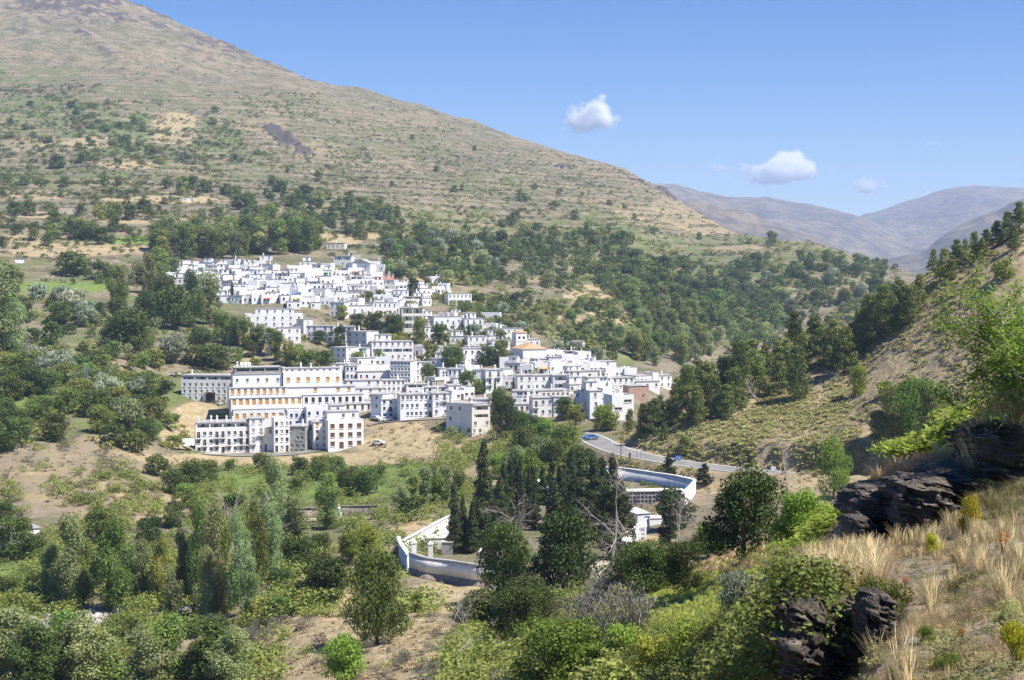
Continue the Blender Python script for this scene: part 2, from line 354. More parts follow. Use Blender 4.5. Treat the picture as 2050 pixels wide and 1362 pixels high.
NEAR = {
 800: [(3,4000),(60,1900),(110,1550),(150,1500),(300,1400)],
 1000: [(3,4000),(50,1900),(80,1500),(110,1400),(150,1350),(300,1400)],
 1120: [(3,4000),(40,1900),(60,1600),(90,1400),(110,1330),(140,1310),(180,1330),(300,1400)],
 1250: [(3,4000),(30,1900),(60,1480),(78,1340),(93,1250),(110,1200),(124,1182),(140,1195),(180,1260),(300,1400)],
 1400: [(3,3500),(15,2200),(30,1650),(50,1420),(70,1275),(90,1205),(110,1150),(122,1130),(140,1138),(180,1200),(300,1300)],
 1530: [(3,3000),(9,2300),(16,1800),(30,1450),(45,1300),(60,1190),(80,1130),(110,1080),(150,1078),(200,1100),(300,1200)],
 1575: [(3,2900),(8,2100),(14,1700),(20,1480),(30,1300),(40,1200),(60,1130),(80,1095),(110,1068),(150,1070),(200,1095),(300,1200)],
 1610: [(3,2800),(8,2000),(13,1600),(16.5,1410),(17.5,1190),(22,1160),(26,1150),(32,1148),(40,1130),(52,1085),(80,1055),(110,1045),(150,1060),(300,1150)],
 1700: [(3,2700),(8,1700),(11,1480),(14,1420),(16.7,1375),(17.7,1180),(22,1150),(26,1118),(30,1090),(34,1065),(40,1035),(60,1000),(80,990),(110,1000),(160,1080),(300,1200)],
 1760: [(3,2600),(8,1560),(11,1370),(14,1340),(17,1300),(18,1190),(22,1140),(26,1108),(29.3,1085),(30.8,968),(36,955),(60,955),(80,960),(110,990),(160,1070),(300,1200)],
 1820: [(3,2550),(8,1500),(11,1330),(15,1250),(19,1185),(22,1130),(26,1090),(29.3,1070),(30.8,945),(36,930),(60,915),(80,915),(110,970),(160,1065),(300,1200)],
 1920: [(3,2500),(7,1440),(10,1340),(15,1240),(20,1150),(26,1060),(29.3,1010),(31,935),(36,912),(45,905),(60,890),(78,885),(100,940),(160,1060),(300,1200)],
 1960: [(3,2450),(7,1420),(10,1320),(15,1215),(20,1120),(26,1030),(28.5,985),(30,880),(34,862),(45,870),(60,878),(78,870),(100,930),(160,1060),(300,1200)],
 2050: [(3,2400),(6,1440),(10,1290),(15,1180),(21,1080),(27,985),(28.7,955),(30.2,850),(34,828),(38,835),(50,860),(60,868),(78,860),(95,890),(130,980),(200,1080),(300,1200)],
 2500: [(3,2300),(6,1400),(10,1250),(15,1130),(21,1030),(27,960),(31,880),(40,860),(60,880),(78,880),(95,910),(130,990),(200,1090),(300,1200)],
}
def layer(tab, sm):
    ks = sorted(tab); rows = []
    for k in ks:
        t = tab[k]; a = np.log([q[0] for q in t]); r = pchip(a, [q[1] for q in t], LD)
        rows.append(r)
    rows = np.array(rows); P = np.empty((NU, ND))
    for j in range(ND): P[:, j] = np.interp(PXU, ks, rows[:, j])
    k = max(1, int(sm / (PXU[1] - PXU[0])))
    if k > 1:
        ker = np.hanning(2 * k + 1); ker /= ker.sum()
        pad = np.pad(P, ((k, k), (0, 0)), mode='edge')
        P = sum(ker[i] * pad[i:i + NU] for i in range(2 * k + 1))
    return vrow(P) * D[None, :]
zb = layer(BASE, 70); zr = layer(RIGHT, 30); zn = layer(NEAR, 14)
lo, hi = min(RIGHT[1225])[0], 620
DD = np.broadcast_to(D[None, :], zb.shape); XX = U[:, None] * D[None, :]; YY = DD
zr = np.where((DD > 200) & (DD < 640) & (PXU[:, None] > 1150), zr, -1e4)
zn = np.where((DD < 300) & (PXU[:, None] > 820), zn, -1e4)
# terraces on the old fields
tm = sstep(440, 620, DD) * (1 - sstep(1500, 1900, DD)) * (.35 + .65 * sstep(-.3, .3, fbm(XX / 160, YY / 160, 5, 3)))
tm = tm * (1 - sstep(1000, 1300, DD) * sstep(-.1, .35, fbm(XX / 220, YY / 220, 25, 2)))
zw = zb + fbm(XX / 45, YY / 45, 9, 3) * 4
hs_ = 7.0; t = zw / hs_; fr = t - np.floor(t)
zt = hs_ * (np.floor(t) + sstep(.62, 1, fr)) - (zw - zb)
Z = zb + (zt - zb) * tm * .95
# gullies and crags on the upper mountain
hm = sstep(1100, 1900, DD)
rid = 1 - np.abs(fbm(XX / 260 + YY / 900, YY / 420, 31, 4)) * 2
Z = Z + hm * (rid - .6) * 11 * (1 - sstep(2150, 2500, DD) * .3)
Z = np.maximum(Z, zr); NEARMASK = zn > Z; Z = np.maximum(Z, zn)
for lam in (230, 110, 52, 25, 12, 5.5, 2.6, 1.2, .55):
    g = 1 - sstep(.12 * 1.0, .3, lam / DD)
    cut = sstep(.0022, .006, lam / DD)          # finer than the grid: leave out
    if cut.max() <= 0: continue
    Z = Z + g * cut * lam * .02 * (1 + .6 * (lam < 6)) * vnoise(XX / lam, YY / lam, int(lam * 10) + 3) * 1.4

def gz(x, y):
    """ground height"""
    x = np.asarray(x, float); y = np.asarray(y, float)
    fu = np.clip((x / y - U[0]) / (U[1] - U[0]), 0, NU - 1.001); fd = np.clip((np.log(y) - LD[0]) / (LD[1] - LD[0]), 0, ND - 1.001)
    i = fu.astype(int); j = fd.astype(int); a = fu - i; b = fd - j
    return Z[i, j] * (1 - a) * (1 - b) + Z[i + 1, j] * a * (1 - b) + Z[i, j + 1] * (1 - a) * b + Z[i + 1, j + 1] * a * b
def hit(px, py, dmin=4, dmax=4100, near=False):
    u, v = ray(px, py)
    fu = np.clip((u - U[0]) / (U[1] - U[0]), 0, NU - 1.001); i = int(fu); a = fu - i
    j0 = max(0, int((math.log(dmin) - LD[0]) / (LD[1] - LD[0]))); j1 = min(ND, int((math.log(dmax) - LD[0]) / (LD[1] - LD[0])) + 1)
    col = (Z[i, j0:j1] * (1 - a) + Z[i + 1, j0:j1] * a) / D[j0:j1]
    k = np.nonzero(col >= v)[0]
    if len(k) == 0:
        k = [int(np.argmin(np.abs(col - v)))]
        if not near or abs(col[k[0]] - v) > .04: return None
    k = k[0]
    if k == 0: d = D[j0]
    else:
        c0, c1 = col[k - 1], col[k]; d = D[j0 + k - 1] + (D[j0 + k] - D[j0 + k - 1]) * (v - c0) / (c1 - c0)
    return np.array([u * d, d, v * d])
def seg_dist(x, y, P):
    best = np.full(x.shape, 1e9); zz = np.zeros(x.shape)
    for (x0, y0, z0), (x1, y1, z1) in zip(P, P[1:]):
        dx, dy = x1 - x0, y1 - y0; t = np.clip(((x - x0) * dx + (y - y0) * dy) / (dx * dx + dy * dy), 0, 1)
        q = np.hypot(x - x0 - t * dx, y - y0 - t * dy); m = q < best
        best = np.where(m, q, best); zz = np.where(m, z0 + t * (z1 - z0), zz)
    return best, zz
def flatten(P, wi, wo_):
    global Z
    P = np.array(P); m = (XX > P[:, 0].min() - wo_) & (XX < P[:, 0].max() + wo_) & (YY > P[:, 1].min() - wo_) & (YY < P[:, 1].max() + wo_)
    d, z = seg_dist(XX[m], YY[m], P); k = 1 - sstep(wi, wo_, d)
    Z[m] = Z[m] * (1 - k) + z * k
def smooth_path(pts, n=12):
    pts = np.array(pts); out = []
    for i in range(len(pts) - 1):
        p0, p1, p2, p3 = pts[max(i - 1, 0)], pts[i], pts[i + 1], pts[min(i + 2, len(pts) - 1)]
        for t in np.arange(n) / n:
            out.append(.5 * ((2 * p1) + (-p0 + p2) * t + (2 * p0 - 5 * p1 + 4 * p2 - p3) * t * t + (-p0 + 3 * p1 - 3 * p2 + p3) * t ** 3))
    out.append(pts[-1]); return np.array(out)
# paved road: known level, so its bends are laid out on the map from the sight lines
RZ = -44.5
def on_level(px, py, z):
    u, v = ray(px, py); d = z / v; return [u * d, d, z]
ROAD = smooth_path([on_level(a, b, RZ) for a, b in ((1150, 868), (1172, 872), (1190, 880), (1205, 889), (1232, 900), (1262, 909), (1310, 919), (1400, 933), (1500, 944), (1600, 954), (1680, 962), (1760, 968), (1850, 974))])
flatten(ROAD, 5.2, 9)
TRACK = smooth_path([hit(a, b, 250, 420) for a, b in ((555, 1041), (610, 1043), (680, 1041), (740, 1038), (790, 1030))], 6)
flatten(TRACK, 2.5, 5)
PATHL = smooth_path([hit(a, b, 120, 330) for a, b in ((1165, 1168), (1185, 1150), (1205, 1135), (1222, 1118), (1236, 1105))], 6)
flatten(PATHL, 2, 4)
STREET = smooth_path([hit(a, b, 380, 480) for a, b in ((358, 900), (392, 909), (470, 913), (560, 912), (620, 905), (640, 900))], 6)
flatten(STREET, 3, 6)
LANE = smooth_path([hit(a, b, 400, 520) for a, b in ((735, 852), (770, 846), (830, 842), (895, 838))], 6)
flatten(LANE, 3, 5.5)
RIVER = smooth_path([hit(a, b, 120, 330) for a, b in ((60, 1262), (140, 1232), (215, 1212), (300, 1205), (390, 1198), (470, 1180), (545, 1165), (640, 1130))], 6)
RIVER[:, 2] -= .8
flatten(RIVER, 5, 12)

# zones, painted as what grows where (world-fixed vertex data)
PX, PY = proj(XX, YY, Z)
green = np.zeros_like(Z); bare = np.zeros_like(Z); rock = np.zeros_like(Z); terr = np.zeros_like(Z); scrub = np.zeros_like(Z); crop = np.zeros_like(Z)
def blob(A, px, py, rx, ry, val, d0=0, d1=1e5, ang=0):
    c, s = math.cos(R(ang)), math.sin(R(ang)); dx, dy = PX - px, PY - py
    q = ((dx * c + dy * s) / rx) ** 2 + ((-dx * s + dy * c) / ry) ** 2
    k = (1 - sstep(.5, 1.3, q + .35 * fbm(XX / (DD * .03), YY / (DD * .03), 77, 2))) * ((DD > d0) & (DD < d1))
    A[:] = A * (1 - k) + val * k
scrub += .5 + .45 * sstep(1100, 1500, DD)
terr += sstep(560, 700, DD) * (1 - sstep(1700, 2100, DD)) * 1.0
far = DD > 1000
# general growth of the valley floor and lower slopes
green += .42 * (DD > 130) * (DD < 420) * (PXU[:, None] < 1250)
green += .34 * (DD > 420) * (DD < 1000)
green += .2 * (DD >= 1000) * (1 - sstep(1500, 1900, DD))
for a in ((1350,600,260,90,.62),(1500,520,330,60,.5),(900,480,170,70,.5),(1180,480,200,70,.5),(720,420,120,35,.42),(100,230,220,50,.5),(250,270,130,40,.55),(560,215,160,30,.4),
          (760,290,160,40,.4),(450,330,160,40,.42),(120,360,160,30,.45),(1000,370,120,30,.4),(430,270,70,40,.5),(60,150,120,30,.45),(300,190,140,30,.36),(900,540,80,40,.6)):
    blob(green, *a, 600)
for a in ((250,640,260,70,.45),(100,780,160,120,.62),(250,820,160,80,.6),(60,560,160,40,.5),(200,900,120,30,.3),(560,960,420,60,.7),(720,960,120,40,.75),(430,1020,160,50,.55),(60,1180,130,90,.75)):
    blob(green, *a, 200, 900)
blob(crop, 30, 1190, 90, 60, .75, 120, 300); blob(crop, 260, 482, 60, 9, 1, 600, 1200); blob(crop, 110, 576, 110, 14, .9, 400, 900)
blob(crop, 470, 962, 95, 14, .8, 250, 420); blob(crop, 620, 985, 190, 16, .65, 250, 420); blob(crop, 20, 815, 60, 45, .5, 300, 520); blob(crop, 800, 945, 50, 12, .8, 250, 500)
blob(crop, 1180, 690, 110, 28, .42, 600, 1100, 18); blob(crop, 490, 508, 30, 8, .5, 700, 1000)
for a in ((180,960,190,95,.55),(60,940,120,60,.5),(310,1010,80,40,.7),(260,700,60,30,.3),(530,690,70,22,.85,420,800,15),(500,715,100,14,.6),(160,735,120,10,.6),(400,830,60,25,.9),(360,870,40,30,.9),
          (820,890,110,28,.85),(940,905,60,25,.85),(790,850,70,20,.7),(690,1310,260,120,1.25),(560,1330,140,80,1.25),(860,1060,80,22,.85),(900,1195,90,35,1.,150,330),(1300,1090,70,20,.6),(1250,1140,50,40,.6)):
    blob(bare, *(a if len(a) > 5 else (*a, 110, 620)))
for a in ((970,640,60,16,.9,500,900,25),(1000,665,60,10,.8),(990,605,40,14,.4)): blob(bare, *(a if len(a) > 5 else (*a, 500, 900)))
for a in ((120,500,130,18,.7),(40,480,60,16,.6),(330,400,130,8,.8),(60,430,80,8,.7),(60,395,100,8,.6),(350,245,45,22,.75),(350,275,50,18,.6),(80,290,90,20,.55),(180,285,60,14,.6),(260,330,70,9,.7),
          (780,470,60,12,.7),(900,560,40,8,.7),(1180,590,70,22,.75),(1230,630,60,22,.8),(1080,560,90,9,.5),(1150,510,120,9,.5),(1510,606,45,11,.8),(1350,440,110,22,.4),(1090,430,90,14,.4),(870,400,120,10,.4),
          (520,250,70,18,.5),(620,300,70,20,.45),(1330,420,120,30,.5),(1420,455,90,18,.55),(1230,395,90,18,.4),(1480,500,60,12,.5),(640,470,40,10,.7),(690,480,40,12,.7),(280,440,200,9,.6),(200,500,140,10,.7),(1120,640,60,14,.6),(970,520,40,10,.6)):
    blob(bare, *a, 500, 2300)
blob(bare, 560, 920, 330, 14, .8, 380, 470); blob(bare, 980, 940, 140, 40, .5, 300, 430)
green *= 1 - .6 * np.clip(bare, 0, 1)
# rocks along the ridge and in the slope
rdg = sstep(2020, 2330, DD) * sstep(-.25, .15, fbm(XX / 120, YY / 120, 41, 4)) * (PXU[:, None] < 760)
rock += rdg * .72
for a in ((575,284,62,13,.95,900,2000,32),(372,317,20,9,.95,900,1900,15),(1345,378,60,22,1.1,1000,2600,25),(1280,360,60,12,.5,1200,2600,20),(1130,335,30,5,.6,1200,2600,10),(1015,308,14,4,.7,900,2600,10),
          (760,60,1,1,0),(170,70,50,8,.55,1400,2800,25),(230,110,40,8,.5,1400,2800,25)):
    blob(rock, *a)
# right hillside: dry, with yellowish tussocks; near spur
rt = (zr > -9e3) & (zr >= zb - .5) & (DD < 640)
green[rt] = .0; scrub[rt] = .25; bare[rt] = .62; terr[rt] = 0
nm = NEARMASK & (DD < 230)
green[nm] = .2; scrub[nm] = .4; bare[nm] = .25
sl_ = np.abs(np.gradient(Z, axis=1) / np.gradient(DD, axis=1)); rock[nm & (DD < 38) & (sl_ > .55)] = .9; bare[nm & (DD < 38) & (sl_ > .55)] = 0; green[nm & (DD < 38) & (sl_ > .55)] = 0
blob(crop, 1390, 1195, 150, 55, .62, 60, 150, -18); blob(green, 1380, 1260, 200, 90, .7, 30, 130)
blob(green, 1900, 870, 160, 30, .9, 45, 140); blob(green, 1560, 1230, 90, 120, .5, 10, 60)
blob(green, 1150, 1320, 140, 60, .6, 50, 140)
rk_ = np.clip(rock, 0, 1) * sstep(800, 1000, DD)
Z = Z + rk_ * ((1 - np.abs(fbm(XX / 45 + YY / 90, YY / 60, 131, 4)) * 2) - .35) * 13
idx = np.arange(NU * ND).reshape(NU, ND)
F = np.stack([idx[:-1, :-1], idx[1:, :-1], idx[1:, 1:], idx[:-1, 1:]], -1).reshape(-1, 4)
V = np.stack([XX, YY, Z], -1).reshape(-1, 3)
cl = lambda a: np.clip(a, 0, 1).reshape(-1)
me = np_mesh('ground', V, F, GM, smooth=True, attr={'zone': np.stack([cl(green), cl(bare), cl(rock)], 1), 'zone_b': np.stack([cl(terr), cl(scrub), cl(crop)], 1)})
tag(link('ground', me), 'terraced mountainside and valley floor of dry grass, soil and scrub', kind='structure')

# distant hills closing the valley
def far_hills():
    nu, nd = 420, 300
    px = np.linspace(-500, 2600, nu); dd = np.geomspace(3300, 11500, nd); u = ucol(px)
    T1 = {-500: [(3300,900),(4500,800),(6000,800)], 1250: [(3300,700),(4400,520),(6000,640)], 1370: [(3300,640),(4300,400),(4700,402),(6000,560)], 1480: [(3300,620),(4300,425),(4700,430),(6000,560)], 1600: [(3300,620),(4200,478),(4600,478),(6000,580)],
          1750: [(3300,620),(4000,530),(4600,545),(6000,600)], 1850: [(3300,620),(4000,528),(4600,520),(5200,540),(6000,580)], 1900: [(3300,620),(4000,510),(4600,470),(5200,480),(6000,520)], 2000: [(3300,600),(4000,500),(4800,425),(5200,430),(6500,460)], 2050: [(3300,600),(4000,480),(4800,398),(5200,405),(6500,440)], 2600: [(3300,560),(4000,400),(4800,300),(6500,300)]}
    T2 = {-500: [(3300,900),(7000,800),(11500,800)], 1250: [(5000,600),(7000,372),(8000,420),(11500,500)], 1370: [(5000,600),(7000,380),(8000,420),(11500,500)], 1470: [(5000,600),(7000,398),(8000,420),(11500,500)], 1525: [(5000,590),(7000,391),(7600,400),(11500,500)], 1600: [(5000,590),(7000,405),(7600,410),(11500,500)], 1716: [(5000,590),(7000,438),(7600,442),(11500,500)], 1850: [(5000,590),(7000,500),(7600,500),(11500,550)], 2600: [(5000,590),(7000,520),(11500,550)]}
    T3 = {-500: [(5000,900),(11500,800)], 1600: [(5000,620),(8500,470),(11500,500)], 1716: [(5000,600),(6500,520),(9000,441),(11500,480)], 1800: [(5000,590),(6500,500),(9000,411),(11500,460)], 1870: [(5000,590),(6500,490),(9000,386),(11500,460)], 1920: [(5000,590),(6500,480),(9000,378),(11500,450)], 1990: [(5000,590),(6500,480),(9000,379),(11500,450)], 2060: [(5000,590),(6500,470),(9000,385),(11500,450)], 2600: [(5000,590),(6500,470),(9000,400),(11500,450)]}
    Zs = None
    for T in (T1, T2, T3):
        ks = sorted(T); rows = np.array([pchip(np.log([q[0] for q in T[k]]), [q[1] for q in T[k]], np.log(dd)) for k in ks])
        P = np.array([np.interp(px, ks, rows[:, j]) for j in range(nd)]).T
        ker = np.hanning(9); ker /= ker.sum(); pad = np.pad(P, ((4, 4), (0, 0)), mode='edge'); P = sum(ker[i] * pad[i:i + nu] for i in range(9))
        z = vrow(P) * dd[None, :]; Zs = z if Zs is None else np.maximum(Zs, z)
    X = u[:, None] * dd[None, :]; Y = np.broadcast_to(dd[None, :], X.shape)
    rg = 1 - np.abs(fbm(X / 700, Y / 900, 51, 5)) * 2
    Zs = Zs + (rg - .55) * 50 + fbm(X / 120, Y / 160, 61, 3) * 16
    I = np.arange(nu * nd).reshape(nu, nd); F = np.stack([I[:-1, :-1], I[1:, :-1], I[1:, 1:], I[:-1, 1:]], -1).reshape(-1, 4)
    rk = sstep(.0, .3, fbm(X / 500, Y / 500, 71, 5) + (px[:, None] > 1840) * (Y < 5600) * .35 + (px[:, None] < 1650) * (Y < 5000) * .2)
    m = bpy.data.materials.new('far_hill_scrub_and_rock'); m.use_nodes = True; n = m.node_tree; L = n.links.new; b = n.nodes['Principled BSDF']
    b.inputs['Roughness'].default_value = 1; b.inputs['Specular IOR Level'].default_value = .05
    g = n.nodes.new('ShaderNodeNewGeometry'); t = n.nodes.new('ShaderNodeTexNoise'); t.inputs['Scale'].default_value = .012; t.inputs['Detail'].default_value = 9; t.inputs['Roughness'].default_value = .7
    L(g.outputs['Position'], t.inputs['Vector'])
    mr = n.nodes.new('ShaderNodeMapRange'); mr.inputs[1].default_value = .42; mr.inputs[2].default_value = .58; L(t.outputs[0], mr.inputs[0])
    mx = n.nodes.new('ShaderNodeMix'); mx.data_type = 'RGBA'; mx.inputs[6].default_value = (.10, .09, .075, 1); mx.inputs[7].default_value = (.22, .178, .125, 1); L(mr.outputs[0], mx.inputs[0])
    at = n.nodes.new('ShaderNodeAttribute'); at.attribute_name = 'rock'; m2 = n.nodes.new('ShaderNodeMix'); m2.data_type = 'RGBA'; m2.inputs[7].default_value = (.09, .085, .08, 1)
    ml = n.nodes.new('ShaderNodeMath'); ml.operation = 'MULTIPLY'; sx = n.nodes.new('ShaderNodeSeparateColor'); L(at.outputs['Color'], sx.inputs[0])
    t2 = n.nodes.new('ShaderNodeTexNoise'); t2.inputs['Scale'].default_value = .03; t2.inputs['Detail'].default_value = 6; L(g.outputs['Position'], t2.inputs['Vector'])
    mr2 = n.nodes.new('ShaderNodeMapRange'); mr2.inputs[1].default_value = .42; mr2.inputs[2].default_value = .55; L(t2.outputs[0], mr2.inputs[0])
    L(sx.outputs[0], ml.inputs[0]); L(mr2.outputs[0], ml.inputs[1]); L(ml.outputs[0], m2.inputs[0]); L(mx.outputs[2], m2.inputs[6]); L(m2.outputs[2], b.inputs['Base Color'])
    bp = n.nodes.new('ShaderNodeBump'); bp.inputs['Strength'].default_value = .8; bp.inputs['Distance'].default_value = 25; L(t.outputs[0], bp.inputs['Height']); L(bp.outputs[0], b.inputs['Normal'])
    me = np_mesh('mountains', np.stack([X, Y, Zs], -1).reshape(-1, 3), F, m, smooth=True, attr={'rock': rk.reshape(-1)})
    tag(link('mountains', me), 'bare hazy hills closing the far end of the valley', kind='structure')
far_hills()

# ------------------------------------------------------------------ roads, track, river
def ribbon(name, P, wd, mt, lift, off=0, kind='structure', label=None):
    P = np.array(P); T = np.gradient(P[:, :2], axis=0); T /= np.linalg.norm(T, axis=1)[:, None]; N = np.stack([-T[:, 1], T[:, 0]], 1)
    a = P.copy(); b = P.copy(); a[:, :2] += N * (off + wd / 2); b[:, :2] += N * (off - wd / 2); a[:, 2] += lift; b[:, 2] += lift
    V = np.concatenate([a, b]); n = len(P); F = [(i, i + 1, n + i + 1, n + i) for i in range(n - 1)]
    me = np_mesh(name, V, F, mt); return tag(link(name, me), label, kind=kind)
ribbon('road', ROAD, 8.6, M['asphalt'], .14, label='grey asphalt road curving below the pine slope')
ribbon('road_edge_line', ROAD, .28, M['paint'], .145, 3.9); ribbon('road_edge_line', ROAD, .28, M['paint'], .145, -3.9)
ribbon('track', TRACK, 4, M['track'], .3, label='pale gravel track on the valley floor')
ribbon('path', PATHL, 3, M['track'], .25, label='pale path below the graveyard wall')
ribbon('street', STREET, 5, M['asphalt'], .25, label='street along the front row of houses')
ribbon('street', LANE, 5, M['asphalt'], .25, label='street above the earth bank')
ribbon('river', RIVER, 3, mat('river_water', (.05, .07, .06), rough=.08, spec=.5), .25, label='narrow stream between pale stones')

# ------------------------------------------------------------------ plants
def crown_pts(kind, n, r):
    """leaf-cluster centres, outward directions, clump tint in a unit-high plant"""
    C = []; 
    if kind in ('oak', 'round', 'shrub', 'willow'):
        lo, wd = {'oak': (-.07, .48), 'round': (-.05, .5), 'shrub': (0, .75), 'willow': (.04, .5)}[kind]
        k = {'oak': 38, 'round': 30, 'shrub': 16, 'willow': 26}[kind]
        for i in range(k):
            h = r.uniform(0, 1) ** .8; a = r.uniform(0, 6.283)
            env = wd * (math.sin(math.pi * (.12 + .80 * h)) ** .55) * r.uniform(.8, 1.12)
            rr = env * r.uniform(.35, .82); s = wd * r.uniform(.26, .46)
            C.append((rr * math.cos(a), rr * math.sin(a), lo + (1 - lo) * (.12 + .76 * h), s, s * r.uniform(.6, .85)))
    elif kind == 'poplar':
        for i in range(34):
            h = r.uniform(0, 1); a = r.uniform(0, 6.283); env = .17 * (math.sin(math.pi * (.10 + .82 * h)) ** .6)
            rr = env * r.uniform(.1, .95); s = r.uniform(.05, .10)
            C.append((rr * math.cos(a), rr * math.sin(a), .10 + .84 * h, s, s * r.uniform(1.2, 2.0)))
    elif kind == 'cypress':
        for i in range(26):
            h = (i + .5) / 26; env = .075 * (1 - h) ** .55 * min(1, h * 7 + .35); a = r.uniform(0, 6.283)
            C.append((env * .35 * math.cos(a), env * .35 * math.sin(a), .03 + .95 * h, env * .95 + .008, .05))
    elif kind == 'conifer':
        for i in range(46):
            h = (i / 46) ** .9; env = .26 * (1 - h) ** .8 + .02; a = r.uniform(0, 6.283); rr = env * r.uniform(.25, .85)
            C.append((rr * math.cos(a), rr * math.sin(a), .06 + .92 * h, env * r.uniform(.3, .5) + .015, .045))
    elif kind == 'pine':
        for i in range(64):
            h = r.uniform(0, 1) ** .85; a = r.uniform(0, 6.283); env = .34 * (1 - h) ** .62 * min(1, h * 5 + .6); rr = env * r.uniform(.35, .92)
            C.append((rr * math.cos(a), rr * math.sin(a), .10 + .86 * h - rr * .12, r.uniform(.08, .14), r.uniform(.045, .075)))
    C = np.array(C); lob = r.integers(0, len(C), n)
    wts = (C[:, 3] ** 2 * C[:, 4]) ** .66; lob = r.choice(len(C), n, p=wts / wts.sum())
    d = r.normal(size=(n, 3)); d /= np.linalg.norm(d, axis=1)[:, None]
    rad = r.uniform(.5, 1, n) ** .5 * r.normal(1, .10, n)
    c = C[lob]; P = c[:, :3] + d * rad[:, None] * np.stack([c[:, 3], c[:, 3], c[:, 4]], 1)
    keep = P[:, 2] > -.02
    tint = r.uniform(0, 1, len(C))[lob] * .6 + r.uniform(0, 1, n) * .4
    return P[keep], d[keep], tint[keep]
def leaf_quads(P, Nn, size, r, asp=1.0, jit=.7, droop=None):
    n = len(P); N = Nn + r.normal(size=(n, 3)) * jit; N /= np.linalg.norm(N, axis=1)[:, None]
    if droop is not None: a = np.tile(np.array(droop, float), (n, 1)) + r.normal(size=(n, 3)) * .25
    else: a = r.normal(size=(n, 3))
    A = a - (a * N).sum(1)[:, None] * N; A /= np.linalg.norm(A, axis=1)[:, None] + 1e-9; B = np.cross(N, A)
    s = size * r.uniform(.6, 1.3, n)[:, None]
    V = np.stack([P - A * s * asp, P + B * s * .62 + N * s * .12, P + A * s * asp, P - B * s * .62 + N * s * .12], 1).reshape(-1, 3)
    return V, np.arange(4 * n).reshape(n, 4)
def limb_mesh(kind, name, r, bark):
    mb = MB()
    if kind in ('oak', 'round', 'willow', 'shrub'):
        b0 = .05 if kind == 'oak' else .035
        top = .55
        mb.tube([(0, 0, -.06), (.01, .005, .12), (r.uniform(-.03, .03), r.uniform(-.03, .03), .32), (0, .02, top)], [b0 * .75, b0 * .55, b0 * .4, b0 * .2], 7)
        for i in range(9):
            a = i * 2.4; z = .14 + .045 * i; l = r.uniform(.24, .38)
            mb.tube([(0, 0, z), (l * .5 * math.cos(a), l * .5 * math.sin(a), z + .10), (l * math.cos(a), l * math.sin(a), z + .27)], [b0 * .3, b0 * .18, b0 * .06], 5)
    else:
        b0 = {'poplar': .016, 'cypress': .012, 'conifer': .018, 'pine': .02}[kind]
        mb.tube([(0, 0, -.05), (.004, 0, .3), (-.004, .004, .65), (0, 0, .93)], [b0, b0 * .8, b0 * .45, b0 * .1], 7)
        for i in range(12):
            a = i * 2.4; z = .12 + .06 * i; l = {'poplar': .09, 'cypress': .03, 'conifer': .18, 'pine': .22}[kind] * (1.15 - z)
            mb.tube([(0, 0, z), (l * math.cos(a), l * math.sin(a), z + (.12 if kind == 'poplar' else .02))], [b0 * .3, b0 * .08], 4)
    return mb.mesh(name, bark)
PROTO = {}
def proto(kind, lm, lod, var):
    """lod 0 near (crown+trunk meshes), 1 far (one mesh)"""
    key = (kind, lm, lod, var)
    if key in PROTO: return PROTO[key]
    r = np.random.default_rng(abs(hash((kind, lod, var)) % 99991) if False else (len(kind) * 131 + ord(kind[0]) * 7 + lod * 17 + var * 101))
    n = {0: 11000, 1: 4600, 2: 1100}[lod]
    if kind == 'cypress': n = int(n * .8)
    if kind == 'shrub': n = int(n * .6)
    P, d, t = crown_pts(kind, n, r)
    sz = {0: .0175, 1: .028, 2: .052}[lod] * {'oak': 1, 'round': 1, 'willow': .95, 'shrub': 1.6, 'poplar': .62, 'cypress': .42, 'conifer': .75, 'pine': .72}[kind]
    dr = {'cypress': (0, 0, 1), 'poplar': (.2, 0, .7), 'willow': (0, 0, -1)}.get(kind)
    V, F = leaf_quads(P, d, sz, r, 1.5 if kind in ('cypress', 'willow') else 1.0, .7, dr)
    tt = np.repeat(t, 4)
    bark = M['bark'] if kind != 'poplar' else M['barkpale']
    if lod < 2:
        cm = np_mesh('crown', V, F, LM[lm], attr={'tint': tt}); tm_ = limb_mesh(kind, 'trunk', r, bark)
        PROTO[key] = (cm, tm_)
    else:
        # small in the picture: crown and a stub of stem in one mesh
        a = np.array([(-.02, 0, -.06), (.02, 0, -.06), (.015, 0, .4), (-.015, 0, .4), (0, -.02, -.06), (0, .02, -.06), (0, .015, .4), (0, -.015, .4)])
        V2 = np.concatenate([V, a]); F2 = np.concatenate([F, [[len(V) + i for i in range(4)], [len(V) + 4 + i for i in range(4)]]])
        PROTO[key] = (np_mesh('small_tree', V2, F2, [LM[lm], bark], mi=[0] * len(F) + [1, 1], attr={'tint': np.concatenate([tt, np.zeros(8)])}),)
    return PROTO[key]
def near_road(P, r_=8):
    d, _ = seg_dist(np.array([P[0]]), np.array([P[1]]), ROAD); return d[0] < r_
def put_tree(name, kind, lm, P, H, wf=1.0, label=None, cat='tree', group=None, lod=None, sink=.02):
    d = P[1]
    if lod is None:
        pxh = H / d * FPX / 2
        lod = 0 if pxh > 55 else 1 if pxh > 24 else 2
    var = random.randrange(3 if lod < 2 else 4)
    pr = proto(kind, lm, lod, var); z = P[2] - sink * H
    if lod < 2:
        e = empty(name, (P[0], P[1], z), random.uniform(0, 6.28), (H * wf, H * wf, H))
        link('crown', pr[0], e); link('trunk', pr[1], e); o = e
    else:
        o = link(name, pr[0], None, (P[0], P[1], z), random.uniform(0, 6.28)); o.scale = (H * wf, H * wf, H)
    tag(o, label, cat, group); return o
